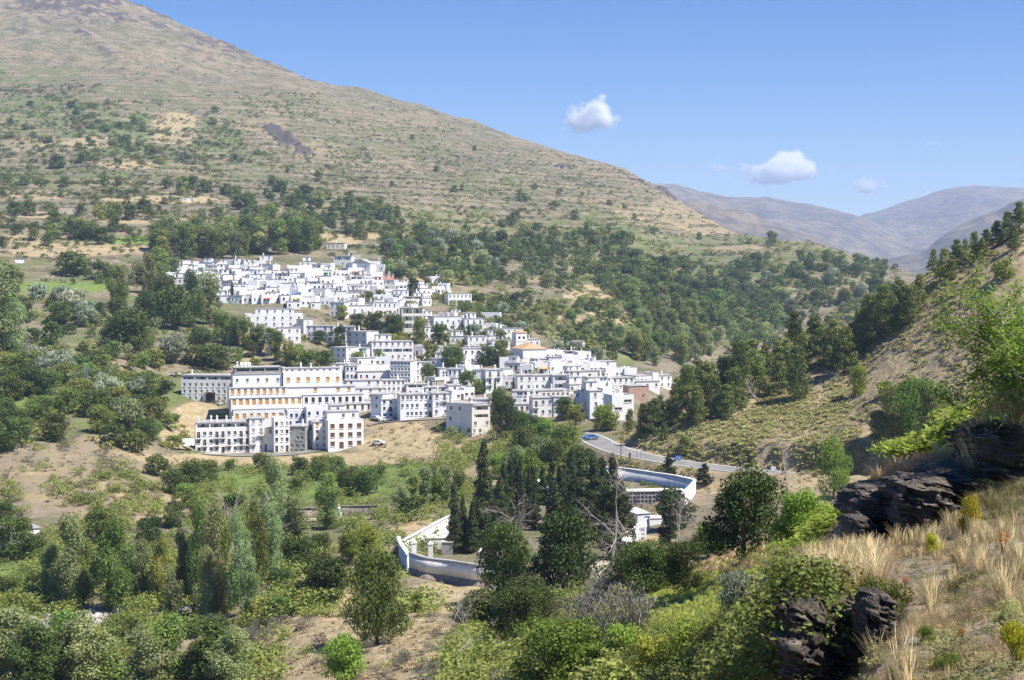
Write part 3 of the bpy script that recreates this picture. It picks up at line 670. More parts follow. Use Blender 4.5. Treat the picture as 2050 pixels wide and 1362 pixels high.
DEFW = {'oak': .92, 'round': 1.0, 'shrub': 1.5, 'willow': 1.0, 'poplar': .34, 'cypress': .15, 'conifer': .52, 'pine': .68}
QUEUE = []
def cluster(*a, **k):
    (QUEUE.append((a, k)) if a[0] == 'broadleaf_tree' else cluster_now(*a, **k))
def flush_broadleaf(limit=292):
    al = []
    for ci, (a, k) in enumerate(QUEUE):
        d0 = a[7] if len(a) > 7 else 4; d1 = a[8] if len(a) > 8 else 4000
        for q in a[3]:
            P = hit(q[0], q[1], d0, d1)
            if P is not None: al.append((q[2] * (q[3] if len(q) > 3 else q[2]), ci, q, P))
    al.sort(key=lambda t: -t[0]); keep = {}
    for t in al[:limit]: keep.setdefault(t[1], []).append(t[2])
    for ci, qs in keep.items():
        a, k = QUEUE[ci]; cluster_now(*a[:3], qs, *a[4:], **k)
    rest = al[limit:]; r = np.random.default_rng(77)
    scatter_mesh('distant_trees', 'small far trees massed on the mountainside', 'mid', [(t[3][0], t[3][1], t[3][2] - .3, t[2][2] / FPX * t[3][1], r.uniform(.9, 1.2)) for t in rest[::2]], 'round', nleaf=420, szf=.07, seed=78, flat=1)
    scatter_mesh('distant_trees', 'small dark far trees massed on the mountainside', 'oak', [(t[3][0], t[3][1], t[3][2] - .3, t[2][2] / FPX * t[3][1], r.uniform(.9, 1.2)) for t in rest[1::2]], 'round', nleaf=420, szf=.07, seed=79, flat=1)
def cluster_now(name, kind, lms, pts, desc, where, group, d0=4, d1=4000, cat='tree'):
    """pts: (px, py_base, height_px[, width_px]) ; one object each, labels count from the left"""
    pts = sorted(pts, key=lambda q: (q[0], q[1])); out = []
    for i, q in enumerate(pts):
        P = hit(q[0], q[1], d0, d1)
        if P is None: print('MISS', name, q); continue
        H = q[2] / FPX * P[1]
        wf = (q[3] / q[2]) / DEFW[kind] if len(q) > 3 else random.uniform(.85, 1.15)
        lm = lms[i % len(lms)] if isinstance(lms, (list, tuple)) else lms
        out.append(put_tree(name, kind, lm, P, H, wf, f'{desc}, {ordinal(i + 1)} from the left {where}', cat, group))
    return out
def scatter(x0, x1, y0, y1, n, h0, h1, r, skew=0, mind=0):
    """picked picture positions spread over a patch; skew lowers the right end"""
    out = []; tries = 0
    while len(out) < n and tries < n * 40:
        tries += 1; a = r.uniform(0, 1); x = x0 + (x1 - x0) * a; y = r.uniform(y0, y1) + skew * a
        if mind and any(abs(x - p[0]) < mind and abs(y - p[1]) < mind * .5 for p in out): continue
        out.append((x, y, r.uniform(h0, h1)))
    return out
PL = bpy.data.collections  # (kept short)
r0 = np.random.default_rng(11)
def J(l, n, dx=9, dy=4, k=.15):   # jitter copies round listed points
    return l + [(a[0] + r0.uniform(-dx, dx), a[1] + r0.uniform(-dy, dy), a[2] * r0.uniform(1 - k, 1 + k)) for a in l for _ in range(n)]
# -- mountainside and valley belts
grove = [(x, 512 + r0.uniform(-6, 6) - (8 if x > 500 else 0), r0.uniform(52, 78)) for x in np.linspace(318, 636, 30)]
grove += [(x, 500 + r0.uniform(-5, 5), r0.uniform(48, 70)) for x in np.linspace(345, 625, 20)]
cluster('poplar_tree', 'poplar', ['mid', 'mid', 'poplar'], [(a, b, c, c * .55) for a, b, c in grove], 'tall green poplar', 'in the grove above the upper quarter', 'poplars in the grove above the village', 500, 1300)
cluster('poplar_tree', 'poplar', ['mid', 'poplar', 'mid'], [(a, b, c, c * .5) for a, b, c in scatter(1265, 1440, 640, 735, 46, 42, 66, r0, 0, 9)], 'mid green poplar', 'in the grove beyond the lower quarter', 'poplars in the grove beyond the lower quarter', 420, 1400)
cluster('broadleaf_tree', 'round', ['oak', 'mid', 'oak', 'mid'], scatter(1200, 1480, 520, 600, 62, 24, 38, r0, 40, 10), 'dark round broadleaf tree', 'of the near wood right of the village', 'trees of the wood across the valley', 500, 1600)
cluster('broadleaf_tree', 'round', ['oak', 'mid', 'oak', 'silver'], scatter(1460, 1790, 535, 660, 70, 20, 34, r0, -5, 10), 'rounded green broadleaf tree', 'of the far wood behind the pines', 'trees of the wood across the valley', 450, 1600)
cluster('broadleaf_tree', 'round', ['mid', 'oak', 'silver', 'poplar'], scatter(770, 1010, 480, 575, 58, 20, 36, r0, 10, 10), 'mixed green broadleaf tree', 'in the wood behind the upper quarter', 'trees behind the upper quarter', 500, 1600)
cluster('broadleaf_tree', 'round', ['oak', 'mid', 'oak', 'poplar'], scatter(1000, 1260, 440, 540, 50, 16, 32, r0, 30, 11), 'round broadleaf tree', 'on the slope above the long barn', 'trees on the slope above the barn', 500, 1900)
cluster('broadleaf_tree', 'round', ['mid', 'silver', 'oak'], scatter(900, 1240, 590, 700, 44, 18, 34, r0, 30, 12), 'bushy green broadleaf tree', 'on the slope between barn and church', 'trees right of the village', 560, 1300)
far_t = [(30,432,34),(60,432,32),(105,430,24),(116,338,32),(165,327,24),(187,328,22),(60,345,20),(48,372,22),(80,378,24),(130,375,26),(210,375,24),(238,372,22),(335,378,26),(366,390,40),(385,380,30),(410,385,28),(455,392,26),(637,362,24),(560,385,30),(545,372,22),
  (190,410,26),(165,430,26),(200,440,34),(230,435,36),(262,440,32),(290,425,30),(300,440,26),(228,465,34),(110,450,30),(140,470,40),(165,475,40),(30,470,24),(68,482,28),(92,492,26),(105,480,34),(180,480,40),(200,490,36),(330,444,26),(480,420,34),(500,415,28),(540,440,34),(590,415,30),
  (680,415,24),(720,412,22),(740,430,28),(765,440,26),(610,400,20),(570,400,22),(655,400,20),(700,470,26),(690,440,24),(460,395,20),(90,330,14),(15,365,18),(285,262,20),(270,250,18),(240,258,16),(425,250,18),(430,225,14),(280,300,22),(300,310,24),(260,300,18),(255,285,18),(575,345,12),(472,318,12),
  (825,280,12),(950,302,12),(875,345,14),(910,385,16),(925,382,14),(785,372,12),(1070,380,14),(1120,388,14),(1050,405,20),(1040,398,18),(1165,395,12),(1220,410,12),(1270,440,14),(1250,420,12),(1110,420,20),(1150,440,20),(1310,470,18),(1400,480,16),(1545,492,30),(1500,488,14),(1622,524,22),(1536,518,16),(1590,540,22),(1650,545,20)]
cluster('broadleaf_tree', 'round', ['oak', 'oak', 'mid'], far_t, 'lone dark tree', 'scattered on the upper mountainside', 'trees scattered on the mountainside', 560, 2600)
cluster('broadleaf_tree', 'round', ['mid', 'oak', 'poplar', 'mid'], scatter(470, 780, 392, 470, 44, 18, 30, r0, 10, 11), 'small green tree', 'in the belt above the grove', 'trees in the belt above the grove', 560, 2000)
cluster('broadleaf_tree', 'round', ['oak', 'mid'], scatter(1600, 1790, 515, 545, 20, 16, 24, r0, 12, 7), 'dark tree', 'on the far skyline spur', 'trees on the far spur', 700, 1700)
cluster('shrub', 'shrub', ['mid', 'oak', 'scrub'], scatter(20, 330, 200, 320, 40, 8, 15, r0, 30, 12), 'green thicket bush', 'in the high gully', 'bushes in the high gully', 900, 2400, 'bush')
# -- left flank
cluster('poplar_tree', 'poplar', ['poplar', 'mid'], [(235,645,118,50),(384,655,112,45),(418,648,104,42),(290,590,88,40),(318,575,80,40),(345,560,60,30),(8,620,95,60),(-10,705,190,90),(22,700,120,60)], 'tall pale poplar', 'in the trees left of the upper quarter', 'tall trees left of the village', 420, 900)
cluster('broadleaf_tree', 'oak', ['oak'], [(262,705,102,88),(345,660,98,78),(300,640,60,60),(330,600,55,55),(430,620,30,30),(225,690,50,50),(150,548,46,78),(400,705,55,55),(120,650,52,55),(190,650,50,55),(205,560,40,50),(390,730,40,60),(45,630,40,45)], 'broad dark chestnut', 'left of the upper quarter', 'dark trees left of the village', 420, 950)
cluster('willow_tree', 'willow', ['silver'], [(150,640,68,70),(125,620,50,60),(350,728,66,68),(175,655,60,50),(75,600,36,40),(70,745,55,80),(95,760,50,60)], 'silvery willow', 'on the left flank below the crop field', 'silvery trees left of the village', 400, 950)
cluster('broadleaf_tree', 'round', ['mid', 'oak', 'mid'], [(430,738,56,84),(465,690,52,40),(100,690,48,55),(270,700,34,36),(205,742,34,44),(160,745,34,42),(230,722,22,22),(285,738,38,30),(262,742,36,32),(310,735,40,50),(168,705,24,30),(500,715,36,32),(475,728,34,34),(512,742,26,34),(600,735,48,36),(625,745,46,50),(645,740,40,40)], 'rounded green tree', 'on the slope left of the middle quarter', 'green trees left of the village', 400, 900)
cluster('poplar_tree', 'poplar', ['mid', 'mid', 'poplar'], [(436,678,58,26),(452,686,62,28),(470,690,58,26),(488,692,60,28),(506,700,56,26),(522,706,58,26),(540,712,56,26),(556,722,60,28),(572,730,54,26),(585,738,58,26)], 'young green poplar', 'in the line below the long white block', 'young poplars below the long block', 400, 900)
L1 = [(20,800,52,70),(62,792,60,70),(100,790,55,60),(30,862,50,80),(82,842,52,70),(112,885,62,60),(8,842,55,60),(160,800,50,60),(192,832,62,70),(232,822,60,70),(200,868,60,60),(292,888,58,60),(312,846,52,60),(322,806,48,60),(282,806,62,70),(240,785,50,60),(172,766,40,50),(60,752,55,70),(22,752,50,60),(40,885,55,70),(150,745,40,60),(135,825,55,65),(215,800,55,60),(262,842,55,60),(340,862,36,50),(10,905,46,50),(228,895,48,60),(270,905,46,60),(130,770,50,60),(300,800,50,60),(345,900,30,50)]
cluster('broadleaf_tree', 'round', ['mid', 'oak', 'mid'], L1, 'bushy green tree', 'in the thicket left of the front row', 'thicket of trees at the left edge', 330, 620)
cluster('willow_tree', 'willow', ['silver', 'poplar'], [(250,868,76,80),(210,815,70,70),(300,880,50,50),(180,790,56,60),(120,760,60,80),(270,800,50,60)], 'silvery willow', 'in the thicket left of the front row', 'silvery trees in the left thicket', 330, 620)
# -- trees among the houses
cluster('broadleaf_tree', 'round', ['oak', 'mid'], [(826,592,38,30),(762,603,27,22),(735,612,32,24),(680,700,50,34),(750,668,48,46),(790,672,50,44),(716,660,34,40),(840,690,56,34),(880,692,46,44),(862,728,46,40),(907,738,52,54),(978,732,44,44),(1003,730,52,40),(860,770,44,38),(936,785,46,38),(958,790,36,34),(640,690,30,30),(716,730,28,44),(792,552,28,32),(685,640,30,30),(760,730,30,28),(655,735,36,40),(695,560,14,10)], 'round green tree', 'among the white houses', 'trees between the houses', 400, 1000)
cluster('broadleaf_tree', 'round', ['mid', 'oak', 'bright'], [(1000,850,80,46),(1012,880,90,60),(1130,842,50,54),(1152,850,46,40),(1210,862,56,56),(1050,905,60,60),(1092,895,58,60),(1130,905,60,60),(1160,955,70,70),(1110,940,66,60),(1040,870,56,50),(1075,880,50,50),(1225,862,34,34)], 'leafy green tree', 'below the lower quarter', 'trees below the lower quarter', 340, 560)
cluster('willow_tree', 'willow', ['bright', 'poplar'], [(1080,940,72,66),(1035,985,100,70),(1000,960,60,50),(1060,990,90,60)], 'pale green willow', 'behind the cypresses', 'pale willows behind the cypresses', 300, 520)
# -- valley floor
cluster('broadleaf_tree', 'round', ['mid', 'oak', 'mid'], [(312,952,46,54),(345,988,50,60),(385,978,62,66),(416,968,52,56),(372,1015,52,60),(402,1045,46,50),(462,943,26,30),(520,945,40,40),(640,962,54,50),(672,955,50,50),(698,992,60,60),(738,990,58,66),(600,950,40,44),(470,1030,44,60),(820,1042,48,60),(860,1005,46,50),(350,1055,50,60),(590,985,30,40),(760,960,30,30),(1150,1000,50,60)], 'rounded green bush tree', 'on the green valley floor', 'bush trees on the valley floor', 255, 480)
cluster('poplar_tree', 'poplar', ['poplar', 'mid'], [(830,1020,70,34),(850,1015,80,34),(872,1010,84,36),(893,1008,78,34),(800,1030,60,30),(915,1000,60,30),(548,1075,160,52),(657,1060,118,50)], 'thin poplar', 'in front of the green field', 'thin poplars before the green field', 255, 420)
cluster('poplar_tree', 'poplar', ['poplar', 'poplar', 'mid'], [(140,1222,190,66),(168,1215,140,44),(286,1210,130,46),(325,1215,150,44),(368,1205,150,42),(398,1210,210,50),(432,1236,236,56),(455,1225,180,44),(482,1232,215,52),(512,1195,205,48),(545,1165,165,46),(590,1135,150,56),(350,1245,110,36),(262,1190,100,40),(105,1205,120,44),(415,1245,150,40),(500,1240,130,40)], 'tall silvery poplar', 'along the stream', 'silvery poplars along the stream', 150, 330)
cluster('poplar_tree', 'poplar', 'mid', [(228,1226,196,76)], 'dark poplar with bare lower trunk', 'beside the stream', 'silvery poplars along the stream', 150, 330)
cluster('broadleaf_tree', 'round', ['mid', 'oak'], [(30,1120,95,90),(70,1125,60,60),(10,1060,60,50),(75,1190,60,60),(200,1090,80,70),(300,1100,70,70),(190,1170,60,50),(15,1200,50,60),(600,1140,80,80),(560,1190,60,60),(520,1240,46,60),(640,1120,60,50),(400,1120,60,60),(560,1240,50,60),(600,1200,40,50),(245,1290,66,100),(215,1310,50,60),(385,1275,46,50)], 'round bushy tree', 'on the left valley floor', 'bushy trees on the left valley floor', 150, 300)
cluster('poplar_tree', 'poplar', ['mid', 'poplar'], [(25,1400,190,110),(75,1405,170,100),(-20,1390,180,100),(125,1400,160,90),(180,1402,180,100),(300,1420,170,110),(340,1405,175,100),(430,1395,160,110),(465,1390,140,90),(395,1400,120,80),(240,1400,100,70),(130,1330,110,70)], 'leafy poplar', 'along the lower left edge', 'poplars along the bottom left edge', 120, 220)
# -- oaks of the gully
cluster('oak_tree', 'oak', 'oak', [(755,1290,205,125),(655,1205,104,104),(1128,1200,195,140),(1010,1215,185,120),(1062,1262,120,130),(1040,1290,130,120),(955,1265,90,110),(1290,1192,120,140),(1490,1128,205,168),(1240,1210,60,70),(1370,1190,120,90),(1350,1060,90,80)], 'large dark oak', 'of the dark oaks in the gully', 'dark oaks around the graveyard', 60, 330)
cluster('oak_tree', 'oak', 'bright', [(1120,1400,175,215),(690,1370,110,95),(700,1130,70,60),(735,1110,66,60),(1310,1370,110,100),(1600,1100,130,110),(1668,1000,135,70),(830,1225,40,40),(1170,1310,80,80),(1400,1330,100,110),(1250,1330,90,90),(1420,1120,80,80)], 'bright green oak', 'of the bright oaks in the gully', 'bright oaks in the gully', 40, 330)
cluster('conifer_tree', 'conifer', 'cypress', [(1340,958,52,44),(1410,972,46,44),(1130,1035,110,54),(1165,1045,140,60),(1187,1080,175,84),(1224,1122,222,96),(1205,1060,150,70),(1150,1075,130,66),(1245,1090,130,60),(1110,1060,100,56),(1010,1052,130,58),(1040,1046,125,58),(977,1062,100,50),(1066,1040,112,48),(946,1106,92,44),(1122,1052,120,56),(1160,1082,110,60),(990,1100,80,50),(1000,1070,125,48),(1022,1035,120,46),(1085,1010,80,34),(1105,1000,90,34),(1340,1100,110,50),(1145,1010,120,36)], 'dark spreading conifer', 'around the graveyard', 'conifers around the graveyard', 150, 380)
cluster('cypress_tree', 'cypress', 'cypress', [(968,1050,175,44),(909,1110,152,32),(927,1106,118,24),(946,1108,108,24),(962,1098,92,22),(984,1058,88,16),(994,1052,72,14),(1007,1054,72,20),(1028,1058,70,13),(1046,1050,100,18),(1060,1052,120,20),(1070,1060,80,16),(1038,1062,56,14),(975,1100,80,20),(1118,1010,84,16),(1141,1000,100,20),(1158,1000,72,14)], 'slim dark cypress', 'in the graveyard', 'cypresses in the graveyard', 200, 380)
# -- pines of the right slope
pines = [(1262,868,50),(1288,868,62),(1312,866,70),(1338,858,60),(1350,852,46),(1376,845,118),(1412,832,108),(1432,838,88),(1446,802,92),(1472,822,88),(1482,800,122),(1506,780,104),(1532,772,84),(1560,792,86),(1594,800,110),(1546,720,80),(1530,735,66),(1590,712,90),(1575,735,60),(1632,712,84),(1612,725,60),(1650,705,50),(1690,748,98),(1720,712,92),(1676,715,60),(1742,690,104),(1768,682,116),(1755,660,70),(1800,642,84),(1822,650,76),(1840,610,64),(1782,650,60),(1890,560,64),(1868,545,46),(1915,535,56),(1932,522,44),(1950,520,58),(1975,506,48),(1995,492,52),(2016,482,60),(2040,470,66),(2052,450,90),(1460,770,60),(1400,790,70),(1500,730,60),(1660,740,50),(1425,795,70),(1395,850,80),(1455,838,70),(1520,790,84),(1575,770,80),(1608,745,80),(1555,745,70),(1640,735,80),(1668,725,86),(1706,715,70),(1728,700,80),(1786,668,80),(1812,640,70),(1830,630,60),(1356,835,80),(1322,850,60),(1300,850,48),(1330,880,36),(1490,760,80),(1905,560,50),(2030,500,50),(1965,520,44)]
cluster('pine_tree', 'pine', 'pine', [(a, b, c, c * random.uniform(.52, .70)) for a, b, c in pines], 'olive green pine', 'on the dry right hillside', 'pines on the right hillside', 240, 520)
cluster('broadleaf_tree', 'round', ['mid', 'bright'], [(1368,912,42,36),(1720,790,60,40),(1790,880,120,80),(1830,882,130,110),(1870,880,120,90),(1760,880,60,60),(1770,800,40,40),(2010,560,46,50)], 'light green young tree', 'at the foot of the right hillside', 'young trees at the right', 45, 420)

# -- the branching green tree leaning in at the right edge
def spray_tree():
    e = empty('walnut_tree', (0, 0, 0)); P = hit(2110, 900, 30, 90); e.location = tuple(P)
    r = np.random.default_rng(3); mb = MB(); tips = []
    H = 330 / FPX * P[1]
    def grow(p, dr, l, rad, lev):
        pts = [p]; d = Vector(dr).normalized(); q = Vector(p)
        for i in range(4):
            d = (d + Vector(r.normal(size=3)) * .22 + Vector((0, 0, .05))).normalized(); q = q + d * l / 4; pts.append(tuple(q))
            if lev >= 2: tips.append((q.x, q.y, q.z))
            if lev < 4 and (i > 0 or lev > 0):
                for _ in range(1 if lev else 2):
                    nd = (d + Vector(r.normal(size=3)) * .75).normalized(); grow(tuple(q), nd, l * .62, rad * .5, lev + 1)
        mb.tube(pts, [rad, rad * .85, rad * .7, rad * .5, rad * .3], 5)
    for a in range(4): grow((0, 0, -.3), (-.65 + .28 * a, .25 * (a - 1.5), 1.0), H * .62, H * .018, 0)
    link('trunk', mb.mesh('trunk', M['barkpale']), e)
    T = np.array(tips); k = 5; C = np.repeat(T, k, 0) + r.normal(size=(len(T) * k, 3)) * H * .022
    Nn = np.tile([0., 0, 1.], (len(C), 1)); V, F = leaf_quads(C, Nn, H * .0085, r, 1.9, .5)
    link('crown', np_mesh('crown', V, F, LM['walnut'], attr={'tint': np.repeat(r.uniform(0, 1, len(C)), 4)}), e)
    tag(e, 'bright green tree with pale bare limbs leaning in at the right edge', 'tree')
spray_tree()

# ------------------------------------------------------------------ leafless trees
def dead_tree(px, py, hpx, d0, d1, label, spread=.5, thick=.02, levels=3, seed=1, name='dead_tree', n0=1):
    P = hit(px, py, d0, d1); H = hpx / FPX * P[1]; r = np.random.default_rng(seed); mb = MB()
    def grow(p, d, l, rad, lev):
        pts = [tuple(p)]; q = Vector(p); d = Vector(d)
        for i in range(4):
            d = (d + Vector(r.normal(size=3)) * .13).normalized(); q = q + d * l / 4; pts.append(tuple(q))
            if lev < levels and (lev or i):
                for _ in range(2): grow(tuple(q), (d + Vector(r.normal(size=3)) * spread * 1.6).normalized(), l * .5, rad * .45, lev + 1)
        mb.tube(pts, [rad, rad * .85, rad * .65, rad * .45, rad * .25], 5)
    for i in range(n0): grow((0, 0, -.2), Vector((r.normal() * .15 * n0, r.normal() * .15 * n0, 1)).normalized(), H * .9, H * thick, 0)
    o = link(name, mb.mesh(name, M['barkpale']), None, tuple(P)); tag(o, label, 'tree', 'leafless trees'); return o
dead_tree(1222, 1145, 165, 100, 330, 'bare forked tree beside the path below the graveyard', .75, .018, 3, 4)
dead_tree(470, 1170, 140, 150, 330, 'slender grey leafless poplar among the silvery poplars', .12, .012, 2, 5, n0=3)
dead_tree(1578, 1002, 95, 200, 380, 'thin leaning dead tree by the paved road', .2, .014, 2, 6)
dead_tree(1522, 806, 50, 250, 420, 'small grey dead tree in front of the pines', .6, .03, 2, 8, n0=2)
dead_tree(958, 1330, 130, 60, 150, 'pale dead tree with twisting limbs in the gully bottom', .6, .014, 3, 9)
dead_tree(1056, 1130, 110, 120, 300, 'grey dead tree before the graveyard cypresses', .35, .018, 3, 10)
dead_tree(1360, 1105, 90, 100, 330, 'dead tree left of the big oak', .6, .018, 3, 12)
dead_tree(1665, 900, 60, 60, 420, 'thin dead stems on the hillside above the road', .15, .012, 2, 14, n0=2)

# ------------------------------------------------------------------ undergrowth too many to count
def scatter_mesh(name, label, lm, pts, kind='shrub', nleaf=40, szf=.16, varn=5, seed=1, flat=.7, asp=1.0, droop=None):
    r = np.random.default_rng(seed); tmpl = []
    for v in range(varn):
        P, d, t = crown_pts(kind, nleaf, r); V, F = leaf_quads(P, d, szf, r, asp, .7, droop); tmpl.append((V, np.repeat(t, 4)))
    VV = []; TT = []
    for (x, y, z, h, wf) in pts:
        V, t = tmpl[r.integers(0, varn)]; a = r.uniform(0, 6.283); c, s = math.cos(a), math.sin(a)
        W = np.stack([(V[:, 0] * c - V[:, 1] * s) * h * wf + x, (V[:, 0] * s + V[:, 1] * c) * h * wf + y, V[:, 2] * h * flat + z], 1)
        VV.append(W); TT.append(np.clip(t * .6 + r.uniform(0, .4), 0, 1))
    V = np.concatenate(VV); T = np.concatenate(TT); F = np.arange(len(V)).reshape(-1, 4)
    tag(link(name, np_mesh(name, V, F, LM[lm], attr={'tint': T})), label, kind='stuff')
def spread(regions, seed, bank=0):
    r = np.random.default_rng(seed); out = []
    for (x0, x1, y0, y1, n, h0, h1, wf, d0, d1) in regions:
        for _ in range(n):
            qx, qy = r.uniform(x0, x1), r.uniform(y0, y1)
            if 790 < qx < 1010 and 1125 < qy < 1215: continue
            P = hit(qx, qy, d0, d1)
            if P is None: continue
            cl_ = fbm(P[0] / (P[1] * .02), P[1] / (P[1] * .0 + 25), 90, 2)
            if bank:
                hb = P[2] / bank + .35 * fbm(P[0] / 90, P[1] / 90, 92, 2)
                if hb - math.floor(hb) > .22: continue
            elif cl_ < r.uniform(-.5, .35): continue
            if 250 < P[1] < 430 and P[0] > 20 and near_road(P, 7 if P[1] > 360 else 5.5): continue
            out.append((P[0], P[1], P[2] - .1, r.uniform(h0, h1), wf * r.uniform(.7, 1.3)))
    return out
scatter_mesh('mountain_scrub', 'dark scrub dotting the mountainside', 'oak', spread([(-100, 1400, 120, 400, 2600, 1.2, 3.4, 1.1, 900, 2600), (-100, 1700, 300, 520, 3200, 1.0, 3.6, 1.2, 600, 2300), (-100, 520, 230, 330, 900, 2, 5, 1.2, 900, 2400)], 21), nleaf=34, szf=.2, seed=21)
scatter_mesh('gully_thickets', 'green thickets creeping up the folds of the mountain', 'mid', spread([(150, 340, 200, 330, 700, 1.5, 4.5, 1.3, 800, 2400), (-20, 200, 170, 260, 700, 1.2, 4, 1.3, 800, 2400), (370, 480, 245, 400, 500, 1.2, 3.5, 1.3, 800, 2400), (470, 640, 185, 235, 400, 1, 3, 1.3, 900, 2400), (650, 920, 240, 335, 700, 1, 3.2, 1.3, 900, 2400), (-20, 300, 330, 400, 500, 1, 3.5, 1.4, 700, 2000), (1000, 1300, 320, 430, 500, 1, 3, 1.3, 900, 2400)], 43), nleaf=60, szf=.15, seed=43)
scatter_mesh('olive_scrub', 'olive scrub and hedges along the terraces', 'mid', spread([(-100, 1500, 200, 500, 2600, 1, 3.2, 1.3, 600, 2400), (1150, 1800, 480, 700, 1300, 2.5, 6, 1.2, 500, 1600), (750, 1300, 430, 700, 1500, 2, 5, 1.3, 500, 1600), (-60, 460, 520, 900, 1100, 1, 3.5, 1.3, 330, 900)], 22), nleaf=40, szf=.18, seed=22)
scatter_mesh('terrace_hedges', 'low hedges and brambles running along the terrace banks', 'oak', spread([(-60, 760, 330, 500, 7500, .8, 2.4, 1.7, 600, 1700), (700, 1500, 330, 560, 9000, .8, 2.3, 1.7, 600, 1800), (900, 1300, 540, 680, 2000, .8, 2.2, 1.7, 500, 1000), (1400, 1700, 420, 540, 2000, .8, 2, 1.7, 700, 1700)], 41, 11), nleaf=26, szf=.2, seed=41)
scatter_mesh('mountain_scrub', 'fine low scrub speckling the upper slope', 'mid', spread([(-100, 1400, 60, 380, 7500, .7, 1.8, 1.4, 900, 2600)], 42), nleaf=14, szf=.26, seed=42)
scatter_mesh('valley_undergrowth', 'green undergrowth covering the valley floor', 'mid', spread([(-60, 900, 930, 1240, 2300, .8, 3.2, 1.4, 150, 430), (-60, 560, 1180, 1375, 600, .8, 3, 1.3, 120, 300), (900, 1250, 1180, 1400, 500, .6, 2.2, 1.4, 60, 300), (560, 900, 1060, 1400, 60, .6, 1.6, 1.4, 60, 300), (880, 1170, 860, 1010, 750, 1, 4, 1.3, 250, 460), (1170, 1320, 925, 1010, 160, .6, 1.6, 1.3, 250, 360), (600, 1100, 600, 760, 500, 1, 3, 1.3, 480, 800)], 23), nleaf=200, szf=.065, seed=23, flat=.9)
scatter_mesh('gully_undergrowth', 'dense green undergrowth on the gully side below the meadow', 'mid', spread([(1150, 1600, 1275, 1400, 800, .5, 1.4, 1.3, 22, 100), (1130, 1240, 1200, 1400, 200, .5, 1.6, 1.3, 60, 150), (1500, 1640, 1180, 1400, 200, .3, .8, 1.3, 14, 40)], 27), nleaf=520, szf=.04, seed=27, flat=.95)
rw = np.random.default_rng(55)
def wood(regs):
    out = []
    for (x0, x1, y0, y1, n, h0, h1, sk, d0, d1) in regs:
        for _ in range(n):
            a = rw.uniform(0, 1); P = hit(x0 + (x1 - x0) * a, rw.uniform(y0, y1) + sk * a, d0, d1)
            if P is not None and fbm(P[0] / 60, P[1] / 60, 95, 3) > rw.uniform(-.5, .25): out.append((P[0], P[1], P[2] - .3, rw.uniform(h0, h1), rw.uniform(.8, 1.2)))
    return out
REG = [(1200, 1480, 500, 620, 260, 5, 10, 40, 500, 1700), (1240, 1560, 600, 720, 200, 5, 11, 0, 420, 1300), (1450, 1800, 520, 680, 330, 5, 9, 0, 450, 1700), (770, 1260, 450, 560, 330, 5, 9, 30, 500, 1900), (470, 800, 395, 470, 130, 4, 8, 15, 560, 2000), (900, 1260, 590, 700, 140, 4, 8, 30, 560, 1300), (-40, 480, 380, 500, 150, 4, 7, 0, 600, 1700), (-40, 330, 560, 800, 120, 3, 7, 0, 400, 900)]
for lm_, sd_ in (('mid', 1), ('oak', 2), ('poplar', 3)):
    scatter_mesh('woodland', 'broken woodland of small %s trees filling the far slopes' % {'mid': 'green', 'oak': 'dark', 'poplar': 'pale'}[lm_], lm_, wood([(*g[:4], int(g[4] * {1: .45, 2: .4, 3: .15}[sd_]), *g[5:]) for g in REG]), 'round', nleaf=420, szf=.06, seed=80 + sd_, flat=1)
scatter_mesh('grey_undergrowth', 'grey twiggy undergrowth in the gully', 'grey', spread([(560, 1250, 1130, 1400, 170, .6, 1.6, 1.3, 60, 260), (350, 560, 1150, 1300, 70, .8, 2.2, 1.2, 150, 260), (0, 400, 850, 1100, 260, .6, 2, 1.3, 220, 420), (1150, 1300, 1150, 1280, 120, 1, 3, 1.2, 70, 200)], 24), nleaf=620, szf=.02, seed=24, asp=4, flat=1, droop=(0, 0, 1))
scatter_mesh('hillside_tussocks', 'yellowish tussocks covering the dry right hillside', 'scrub', spread([(1230, 2080, 460, 950, 9500, .5, 1.25, 1.6, 240, 420), (1250, 1700, 780, 950, 3600, .4, 1.1, 1.7, 270, 420)], 25), nleaf=44, szf=.17, seed=25)
scatter_mesh('dry_tussocks', 'straw coloured tussocks on the dry banks', 'straw', spread([(0, 420, 850, 1100, 1200, .3, .9, 1.7, 200, 450), (480, 1000, 1170, 1400, 1500, .2, .6, 1.7, 60, 260), (740, 1000, 830, 930, 400, .4, 1, 1.7, 380, 500), (1150, 1700, 930, 1060, 900, .3, .8, 1.7, 200, 380), (1230, 2080, 460, 950, 6500, .35, .9, 1.6, 240, 420)], 26), nleaf=30, szf=.22, seed=26)

